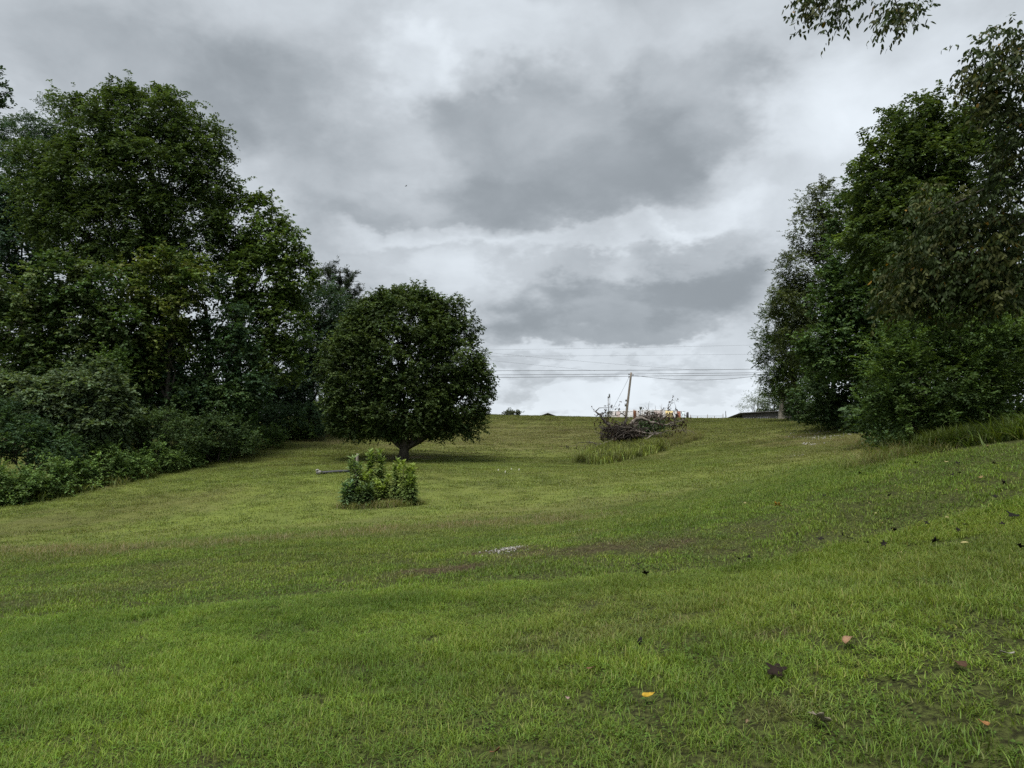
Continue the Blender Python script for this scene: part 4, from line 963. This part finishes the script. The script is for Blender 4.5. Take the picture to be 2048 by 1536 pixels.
wire('faint wire slanting down from the round tree toward the pole', [(800, 686), (1100, 717), (1420, 742)], .013, 130)
wire('short faint wire slanting down to the topmost line', [(850, 708), (1000, 723), (1190, 741.5)], .013, 130)
wire('guy wire slanting from the utility pole down to the left', [(1258, 755), (1239, 792), (1216, 837)], .02, UY, 'guy_wire')

ly = 130.0; b0 = at(1217, 834, ly); b0.z = gz(b0.x, ly)
lp = empty('floodlight_mast', b0, 'slim grey mast with a lamp head left of the utility pole', 'mast')
zt = at(1217, 795, ly).z; k = ly / FPX
t = Tubes(); t.tube([b0, (b0.x, ly, zt)], [.13, .10], 8); t.build('shaft', M['steel'], lp)
t = Tubes(); t.tube([(b0.x + 3.6 * k, ly, b0.z), (b0.x + 3.2 * k, ly, zt)], [.04, .04], 6); t.build('rod', M['steel'], lp)
t = Tubes(); t.tube([(b0.x - .1, ly, zt), (b0.x + .35, ly, zt + .15)], [.16, .1], 7); brk = t.build('bracket', M['dark_steel'], lp)
t = Tubes(); t.tube([(b0.x + .2, ly, zt + .1), (b0.x + .22, ly, zt + .35), (b0.x + .22, ly, zt + .6), (b0.x + .22, ly, zt + .72)], [.05, .15, .15, .05], 8); t.build('lamp_head', M['steel'], brk)

by = 104.0; b0 = at(1281, 834, by); b0.z = gz(b0.x, by)
bb = empty('post_basin', b0, 'small grey bowl-topped post on the ridge right of the utility pole', 'post')
z1, z2 = at(1281, 819, by).z, at(1282, 813.5, by).z
t = Tubes(); t.tube([b0 - Vector((.08, 0, .1)), (b0.x + .05, by, z1)], [.085, .075], 8); t.build('shaft', M['steel'], bb)
t = Tubes(); t.tube([(b0.x + .05, by, z1 - .02), (b0.x + .06, by, z1 + .1), (b0.x + .06, by, z2 - .06), (b0.x + .06, by, z2)], [.09, .17, .21, .20], 12); t.build('bowl', M['steel'], bb)

# long low metal building
def wallmat(name, a, b_): return simple(name, a, b_, 1.2, .6, (.6, .6, 2.5), 0, 0.1, .3)
M['sheet_white'] = wallmat('sheet_white', (.34, .34, .34), (.48, .49, .50)); M['sheet_grey'] = wallmat('sheet_grey', (.30, .28, .265), (.44, .425, .415))
M['sheet_pink'] = wallmat('sheet_pink', (.28, .22, .205), (.40, .35, .335)); M['sheet_yellow'] = wallmat('sheet_yellow', (.50, .38, .15), (.60, .52, .30)); M['sheet_rust'] = wallmat('sheet_rust', (.22, .08, .05), (.32, .15, .10)); M['sheet_blue'] = wallmat('sheet_blue', (.42, .50, .54), (.55, .62, .66))
M['roof_pale'] = wallmat('roof_pale', (.40, .41, .42), (.55, .56, .57)); M['roof_dark'] = simple('roof_dark', (.03, .03, .032), (.075, .072, .07), 3, .8)
SY = 150.0
sb = empty('metal_shed', (at(1297, 834, SY).x, SY, gz(at(1297, 834, SY).x, SY)), 'long low metal-sided building peeking over the ridge', 'building')
x0, x1 = at(1225, 830, SY).x, at(1369, 830, SY).x
def top_at(x):   # eave line: rises to a low peak right of the middle
    px = 1024 + x / SY * FPX * 1.0
    return at(1225, float(np.interp(px, [1225, 1310, 1330, 1369], [823, 821, 820.6, 823.5])), SY).z
npan = 19; edges = np.linspace(x0, x1, npan + 1); zg = gz(x0, SY) - .3
kinds = ['sheet_grey', 'sheet_pink', 'sheet_white', 'sheet_grey', 'sheet_white', 'sheet_white', 'sheet_grey', 'sheet_white', 'sheet_white', 'sheet_grey', 'sheet_white', 'sheet_pink', 'sheet_pink', 'sheet_grey', 'sheet_yellow', 'sheet_yellow', 'sheet_white', 'sheet_rust', 'sheet_blue']
for i in range(npan):
    t = Tubes(); a, b_ = edges[i], edges[i + 1]; zt = top_at((a + b_) / 2)
    for j in range(3):      # three ribs make one sheet
        xa = a + (b_ - a) * j / 3; t.box((xa + (b_ - a) / 6, SY - (.03 if j == 1 else 0), (zg + zt) / 2), ((b_ - a) / 3 - .02, .08, zt - zg))
    t.build('wall_panel', M[kinds[i]], sb, False)
t = Tubes(); t.box(((x0 + x1) / 2, SY + 9, (zg + top_at(0)) / 2), (x1 - x0 - .2, .2, top_at(0) - zg)); t.box((x0 + .1, SY + 4.6, (zg + top_at(x0)) / 2), (.15, 9, top_at(x0) - zg)); t.box((x1 - .1, SY + 4.6, (zg + top_at(x1)) / 2), (.15, 9, top_at(x1) - zg)); t.build('wall', M['sheet_grey'], sb, False)
V = []; F = []
xs = np.linspace(x0 - .2, x1 + .2, 25)
for yy, lift in ((SY - .06, .0), (SY + 4.6, .35), (SY + 9.3, .04)):
    V += [(x, yy, top_at(x) + lift) for x in xs]
for r_i in range(2):
    F += [(r_i * 25 + i, r_i * 25 + i + 1, (r_i + 1) * 25 + i + 1, (r_i + 1) * 25 + i) for i in range(24)]
me = mesh_np('roof', V, F); ro = link('roof', me, M['roof_pale'], sb); sm = ro.modifiers.new('thick', 'SOLIDIFY'); sm.thickness = .08; sm.offset = 1
t = Tubes(); t.box((at(1347.5, 830, SY).x, SY - .08, zg + 1.6), (.55, .06, 1.7)); t.build('door', M['sheet_white'], sb, False)

# board barn at the right end of the ridge
M['plank'] = simple('plank', (.045, .042, .040), (.15, .14, .13), 4, .95, (8, 8, .5), .5)
BY = 118.0; bx0, bx1 = at(1485, 830, BY).x, at(1592, 830, BY).x
barn = empty('board_barn', ((bx0 + bx1) / 2, BY, gz((bx0 + bx1) / 2, BY)), 'low weathered grey board barn beside the right wood', 'barn')
rg = np.random.default_rng(77); nb_ = 30; eg = np.linspace(bx0, bx1, nb_ + 1); zb = gz(bx0, BY) - .4
def eave(x): return float(np.interp(x, [bx0, bx1], [at(1485, 827.3, BY).z, at(1592, 821.5, BY).z]))
proto = {}
for i in range(nb_):
    t = Tubes(); a, b_ = eg[i], eg[i + 1]; ztop = eave(a) - .05
    t.box(((a + b_) / 2, BY + rg.uniform(-.02, .02), (zb + rg.uniform(0, .1) + ztop) / 2), (b_ - a - .025, .035, ztop - zb)); t.build('plank', M['plank'], barn, False)
t = Tubes(); dz = eave(bx1) - eave(bx0); L_ = bx1 - bx0 + .7; ang = math.atan2(dz, bx1 - bx0)
V = [(bx0 - .5, BY - .5, eave(bx0) - .0), (bx1 + .3, BY - .5, eave(bx1)), (bx1 + .3, BY + 7, eave(bx1) - .5), (bx0 - .5, BY + 7, eave(bx0) - .5)]
me = mesh_np('roof', V, [(0, 1, 2, 3)]); ro = link('roof', me, M['roof_dark'], barn); sm = ro.modifiers.new('thick', 'SOLIDIFY'); sm.thickness = .14; sm.offset = 1
t.box((bx0 + .05, BY + 3.5, (zb + eave(bx0)) / 2 - .3), (.06, 6.8, eave(bx0) - zb - .6)); t.box((bx1 - .05, BY + 3.5, (zb + eave(bx1)) / 2 - .3), (.06, 6.8, eave(bx1) - zb - .6)); t.box(((bx0 + bx1) / 2, BY + 6.9, (zb + eave(bx0)) / 2 - .35), (bx1 - bx0 - .2, .06, eave(bx0) - zb - .7)); t.build('wall', M['plank'], barn, False)
t = Tubes(); t.box((at(1558, 830, BY).x, BY - .04, at(1558, 830.5, BY).z), (.35, .04, .3)); t.build('sign_board', M['sheet_white'], barn, False)

# dark roof tip of a building behind the ridge
RY = 128.0; rx0, rx1 = at(1077, 831, RY).x, at(1114, 831, RY).x; rc = (rx0 + rx1) / 2; zr = at(1095, 825.8, RY).z; ze = at(1095, 829.6, RY).z
hs_ = empty('gabled_hut', (rc, RY, gz(rc, RY)), 'hut whose dark low gable roof just shows over the ridge', 'hut')
V = [(rx0, RY - .4, ze - .25), (rc, RY - .4, zr), (rx1, RY - .4, ze - .25), (rx0, RY + 5, ze - .25), (rc, RY + 5, zr), (rx1, RY + 5, ze - .25)]
me = mesh_np('roof', V, [(0, 1, 4, 3), (1, 2, 5, 4)]); ro = link('roof', me, M['roof_dark'], hs_); sm = ro.modifiers.new('thick', 'SOLIDIFY'); sm.thickness = .12
t = Tubes(); zg2 = gz(rc, RY) - .2; t.box((rc, RY + 2.3, (zg2 + ze - .3) / 2), (rx1 - rx0 - .6, 4.4, ze - .3 - zg2)); t.build('wall', M['plank'], hs_, False)
me = mesh_np('gable', [(rx0 + .3, RY + .1, ze - .32), (rx1 - .3, RY + .1, ze - .32), (rc, RY + .1, zr - .12)], None, [(0, 1, 2)]); link('gable', me, M['plank'], hs_)

# fence on the ridge
FY = 106.0
fp = [(1381, 829.5), (1395, 832), (1415, 829), (1429, 832), (1446, 827.5), (1452, 829.5)]
fn = empty('wire_fence', (at(1381, 834, FY).x, FY, gz(at(1381, 834, FY).x, FY)), 'thin rail fence on the ridge between metal building and barn', 'fence')
for (px, py) in fp:
    x = at(px, 830, FY).x; t = Tubes(); t.tube([(x, FY, gz(x, FY) - .2), (x, FY, at(px, py, FY).z)], [.05, .045], 6); t.build('post', M['pole'], fn)
xa, xb = at(1381, 832, FY), at(1447, 832, FY)
for dz in (0, -.35):
    t = Tubes(); t.tube([xa + Vector((0, 0, dz)), xb + Vector((0, 0, dz))], .028, 5); t.build('rail', M['steel'], fn)
for lab, px, top, r in (('dark thick post at the left end of the ridge fence', 1375, 824, .2), ('dark post standing in front of the metal building', 1353.5, 826.5, .17), ('thin pole with a small knob near the right end of the fence', 1451.5, 821.5, .05)):
    x = at(px, 830, FY - 1).x; zt = at(px, top, FY - 1).z
    t = Tubes(); t.tube([(x, FY - 1, gz(x, FY - 1) - .2), (x, FY - 1, zt - .2), (x + .03, FY - 1, zt - .08), (x, FY - 1, zt)], [r, r * .9, r * .8, r * .4], 8); tag(t.build('fence_post', M['dark_steel']), lab, 'post')
for i, px in enumerate((1012, 1022, 1034)):
    bush('ridge_weed', ['small weed at the left of three on the ridge by the round tree', 'small weed in the middle of three on the ridge', 'small leaning weed at the right of three on the ridge'][i], 99, [(px, 826.5, 5, 2.2), (px + 3, 825, 3, 2)], 'airy', (.06, .07, .03), (.09, .09, .05), seed=300 + i, stems=2, cat='weeds', scale=.5, spike=.3, group='weeds on the ridge')

# ------------------------------------------------------------------ small things
pa = on_ground(642, 949); pb_ = on_ground(700, 946)
pp = empty('drain_pipe', pa, 'black plastic drain pipe lying on the lawn left of the weed clump', 'pipe')
t = Tubes(); Q = [Vector(pa).lerp(pb_, f) for f in np.linspace(0, 1, 9)]; Q = [(q.x, q.y, gz(q.x, q.y) + .09) for q in Q]; t.tube(Q, .085, 10); t.build('barrel', M['pipe'], pp)
t = Tubes(); t.tube([Q[0], Vector(Q[0]) + Vector((-.22, 0, .02))], [.11, .12], 10); t.build('collar', M['stone_dark'], pp)
rock('pale_stone', 'pale flat stone resting at the end of the drain pipe', (pa.x - .18, pa.y - .02, pa.z + .22), .11, 12, 'stone', .45)
M['white'] = simple('white', (.4, .39, .32), (.5, .49, .44), 9, .8)
for i, (px, py, lab) in enumerate([(996.5, 943, 'leftmost of the tiny white marker tips on the lawn'), (1010.5, 946.5, 'tiny white marker tip nearest the weed clump side, lower than the others'), (1022.5, 941, 'thinnest tiny white marker tip on the lawn'), (1038, 942, 'rightmost of the tiny white marker tips on the lawn')]):
    p = on_ground(px, py); t = Tubes(); t.tube([(p.x, p.y, p.z - .03), (p.x, p.y, p.z + .06), (p.x + .01, p.y, p.z + .13)], [.03, .026, .008], 6); tag(t.build('marker_stake', M['white']), lab, 'marker', 'white markers in the lawn')
# gravel showing through the turf
def gravel(name, label, px, py, a, b_, k, size, seed, turn=.3):
    rg = np.random.default_rng(seed); c = on_ground(px, py)
    u = rg.normal(0, .45, (k, 2)) * np.array([a, b_]); x = c.x + u[:, 0] * math.cos(turn) - u[:, 1] * math.sin(turn); y = c.y + u[:, 0] * math.sin(turn) + u[:, 1] * math.cos(turn)
    z = ground(x, y) + size * .35
    O = np.array([[1, 0, 0], [-1, 0, 0], [0, 1, 0], [0, -1, 0], [0, 0, .7], [0, 0, -.7]]); F = np.array([[0, 2, 4], [2, 1, 4], [1, 3, 4], [3, 0, 4], [2, 0, 5], [1, 2, 5], [3, 1, 5], [0, 3, 5]])
    s_ = size * rg.uniform(.4, 1.3, (k, 1, 1)); V = (O[None] * rg.uniform(.6, 1.2, (k, 6, 1)) * s_ + np.stack([x, y, z], 1)[:, None]).reshape(-1, 3)
    T_ = (np.arange(k)[:, None, None] * 6 + F[None]).reshape(-1, 3)
    o = link(name, mesh_np(name, V, None, T_), M['stone']); return tag(o, label, 'gravel', kind='stuff')
gravel('gravel', 'white gravel patch in the turf of the near bank', 1024, 1097, .30, 1.0, 110, .019, 1, -.15)
gravel('gravel', 'thin pale gravel line left of the white patch', 993, 1103, .3, .3, 40, .02, 2)
gravel('gravel', 'faint pale gravel under grass above the bare soil', 1160, 1062, .5, .15, 50, .02, 3)
for i, (px, py, a, b_, k) in enumerate([(1592, 851, 1.2, .5, 14), (1612, 855, 1.7, .5, 40), (1628, 866, 1.0, 1.0, 30), (1632, 875, 1.6, 1.2, 70), (1618, 873, .8, .5, 14), (1622, 890, .8, .6, 24), (1612, 888, .5, .4, 8), (1705, 868, 3.0, .5, 40), (1595, 912, .5, .4, 6)]):
    gravel('gravel', ['white stones at the top of the scatter below the right wood', 'broad streak of white stones second from the top of the scatter', 'white stones in the middle of the scatter', 'largest patch of white stones on the slope', 'short white streak left of the largest patch', 'white stones at the lower end of the scatter', 'few stones left of the lower end', 'thin gravel streak in the dry ground under the right wood', 'lone stones below the scatter'][i], px, py, a, b_ * 2, k, .06, 20 + i, .2)
# bird far off in the sky
bp_ = at(812, 372, 90); bird = empty('bird', bp_, 'tiny dark bird flying high in the cloudy sky', 'bird')
me = mesh_np('body', np.array([(-.16, 0, 0), (-.05, .03, .03), (.08, .03, .03), (.2, 0, .02), (-.05, -.03, .03), (.08, -.03, .03), (0, 0, -.05)]) + np.array(tuple(bp_)), None, [(0, 1, 4), (1, 2, 5), (1, 5, 4), (2, 3, 5), (0, 6, 1), (1, 6, 2), (2, 6, 3), (3, 6, 5), (5, 6, 4), (4, 6, 0)]); link('body', me, M['wire'], bird)
for s_ in (-1, 1):
    me = mesh_np('wing', np.array([(-.03, .02 * s_, .03), (.07, .02 * s_, .03), (.05 - .1 * s_, .12 * s_, .10 if s_ < 0 else -.02), (-.02 - .12 * s_, .13 * s_, .1 if s_ < 0 else -.02)]) + np.array(tuple(bp_)), [(0, 1, 2, 3)]); link('wing', me, M['wire'], bird)
# bare branch hanging in the shade of the wood
rg = np.random.default_rng(31); hb = [at(497, 728, 54), at(502, 752, 54), at(508, 775, 54), at(514, 800, 54)]
root = empty('bare_branch', hb[0], 'grey leafless branch hanging in the dark of the left wood', 'branch')
t = Tubes(); t.tube([tuple(h) for h in hb], [.05, .04, .03, .02], 6); hw = t.build('wood', M['bark_pale'], root)
t = Tubes()
for e in ((530, 785), (520, 815), (500, 800), (538, 790), (512, 825), (495, 780), (508, 818)):
    t.tube(wander(hb[rg.integers(1, 3)], at(e[0], e[1], 54 + rg.normal(0, .3)), 6, .14, rg), np.linspace(.03, .012, 6), 4)
t.build('twigs', M['bark_pale'], hw)['kind'] = 'stuff'

# fallen leaves on the near lawn
def fallen(label, px, py, size, colr, seed, kind='oval', group=None, tilt=.3):
    rg = np.random.default_rng(seed); c = on_ground(px, py)
    nr = 24
    th = np.arange(nr) / nr * 2 * math.pi
    if kind == 'lobed': rad = .45 + .55 * np.abs(np.cos(2.5 * th)) ** 1.3
    elif kind == 'long': rad = 1 / np.sqrt(np.cos(th) ** 2 + (np.sin(th) / .33) ** 2)
    else: rad = 1 / np.sqrt(np.cos(th) ** 2 + (np.sin(th) / .55) ** 2)
    rad = rad * rg.uniform(.9, 1.1, nr)
    R0 = np.c_[np.cos(th) * rad, np.sin(th) * rad, .28 * rad ** 2 * np.sin(th * 2 + rg.uniform(0, 6)) + .12 * rad]; R1 = R0 * np.array([.5, .5, .3])
    V = np.r_[[[0, 0, 0]], R1, R0] * size / 2
    F3 = [(0, 1 + i, 1 + (i + 1) % nr) for i in range(nr)]; F4 = [(1 + i, 1 + nr + i, 1 + nr + (i + 1) % nr, 1 + (i + 1) % nr) for i in range(nr)]
    cv = np.array(colr)[None] * rg.uniform(.45, .85, (len(V), 1))
    me = mesh_np('fallen_leaf', V, F4, F3, cv); o = link('fallen_leaf', me, M['dead_leaf'])
    o.location = (c.x, c.y, c.z + (.07 if group else .05) + size * .06); o.rotation_euler = (rg.normal(0, tilt) + .25, rg.normal(0, tilt), rg.uniform(0, 6.28))
    sm = o.modifiers.new('thick', 'SOLIDIFY'); sm.thickness = .002
    return tag(o, label, 'leaf', group)
fallen('curled tan leaf on the grass at the lower right', 1697, 1299, .13, (.36, .22, .13), 1, tilt=.2)
fallen('very dark pointed lobed leaf left of the pale crumpled one', 1553, 1370, .13, (.022, .014, .010), 2, 'lobed', tilt=.5)
fallen('pale grey crumpled lobed leaf near the bottom edge', 1640, 1462, .12, (.32, .28, .21), 3, 'lobed', tilt=.4)
fallen('bright yellow oblong leaf in the grass', 1296, 1412, .09, (.52, .34, .04), 4, 'long', tilt=.1)
fallen('small black leaf with pale top standing in the grass', 1280, 1300, .06, (.02, .018, .016), 5, tilt=.9)
fallen('brown leaf sunk in the grass near the right edge', 1920, 1346, .12, (.09, .05, .03), 6)
fallen('small orange leaf in the bottom right corner', 1970, 1494, .05, (.36, .18, .07), 7)
fallen('small pale leaf near the right edge', 2018, 1338, .07, (.36, .34, .30), 8)
fallen('tiny pinkish leaf left of the yellow one', 1135, 1414, .04, (.34, .24, .20), 9)
fallen('reddish slip of leaf above left of the yellow one', 1182, 1360, .06, (.24, .12, .08), 10, 'long')
fallen('brownish leaf half hidden at the bottom edge', 990, 1530, .06, (.22, .10, .05), 11)
fallen('brown slip of leaf left of the pale crumpled one', 1495, 1472, .05, (.22, .16, .09), 12, 'long')
fallen('orange-yellow leaf alone on the bank in the middle right', 1556, 1017, .15, (.50, .27, .04), 13, 'lobed')
fallen('large black lobed leaf high on the right slope', 2028, 1042, .16, (.012, .011, .009), 14, 'lobed', tilt=.4)
rg = np.random.default_rng(404)
DARK = [(1833, 934), (1865, 924), (1780, 1001), (1688, 1085), (1735, 1101), (1768, 1101), (1594, 1080), (1789, 1071), (2005, 1064), (1932, 1063), (1917, 1076), (1735, 1009), (1915, 935), (1945, 921), (1963, 1005), (2010, 980), (1650, 1000), (1720, 953), (1990, 1007), (1905, 960), (1855, 1060), (1870, 1100), (2040, 1110), (1480, 1130), (1500, 1128), (1290, 1160), (1280, 1140), (1920, 955), (1990, 937), (1640, 1090), (1700, 1090)]
for i, (px, py) in enumerate(DARK):
    fallen('small dark fallen leaf among the scatter on the right slope', px, py, rg.uniform(.06, .11), (.016, .013, .010), 500 + i, 'lobed', 'small dark leaves on the right slope', .5)
PALE = [(1773, 994), (1770, 1007), (1893, 933), (1913, 990), (1935, 929), (1800, 967), (1961, 966), (1742, 1017), (1750, 1040), (1765, 1057), (1895, 1050), (1885, 1018), (1975, 900), (1310, 1048), (1490, 1013), (2035, 970), (1800, 1120), (1930, 1100)]
for i, (px, py) in enumerate(PALE):
    fallen('small pale yellowish fallen leaf on the right slope', px, py, rg.uniform(.05, .09), (.36, .33, .14) if i % 3 else (.28, .20, .09), 600 + i, 'long' if i % 2 else 'oval', 'small pale leaves on the right slope', .3)
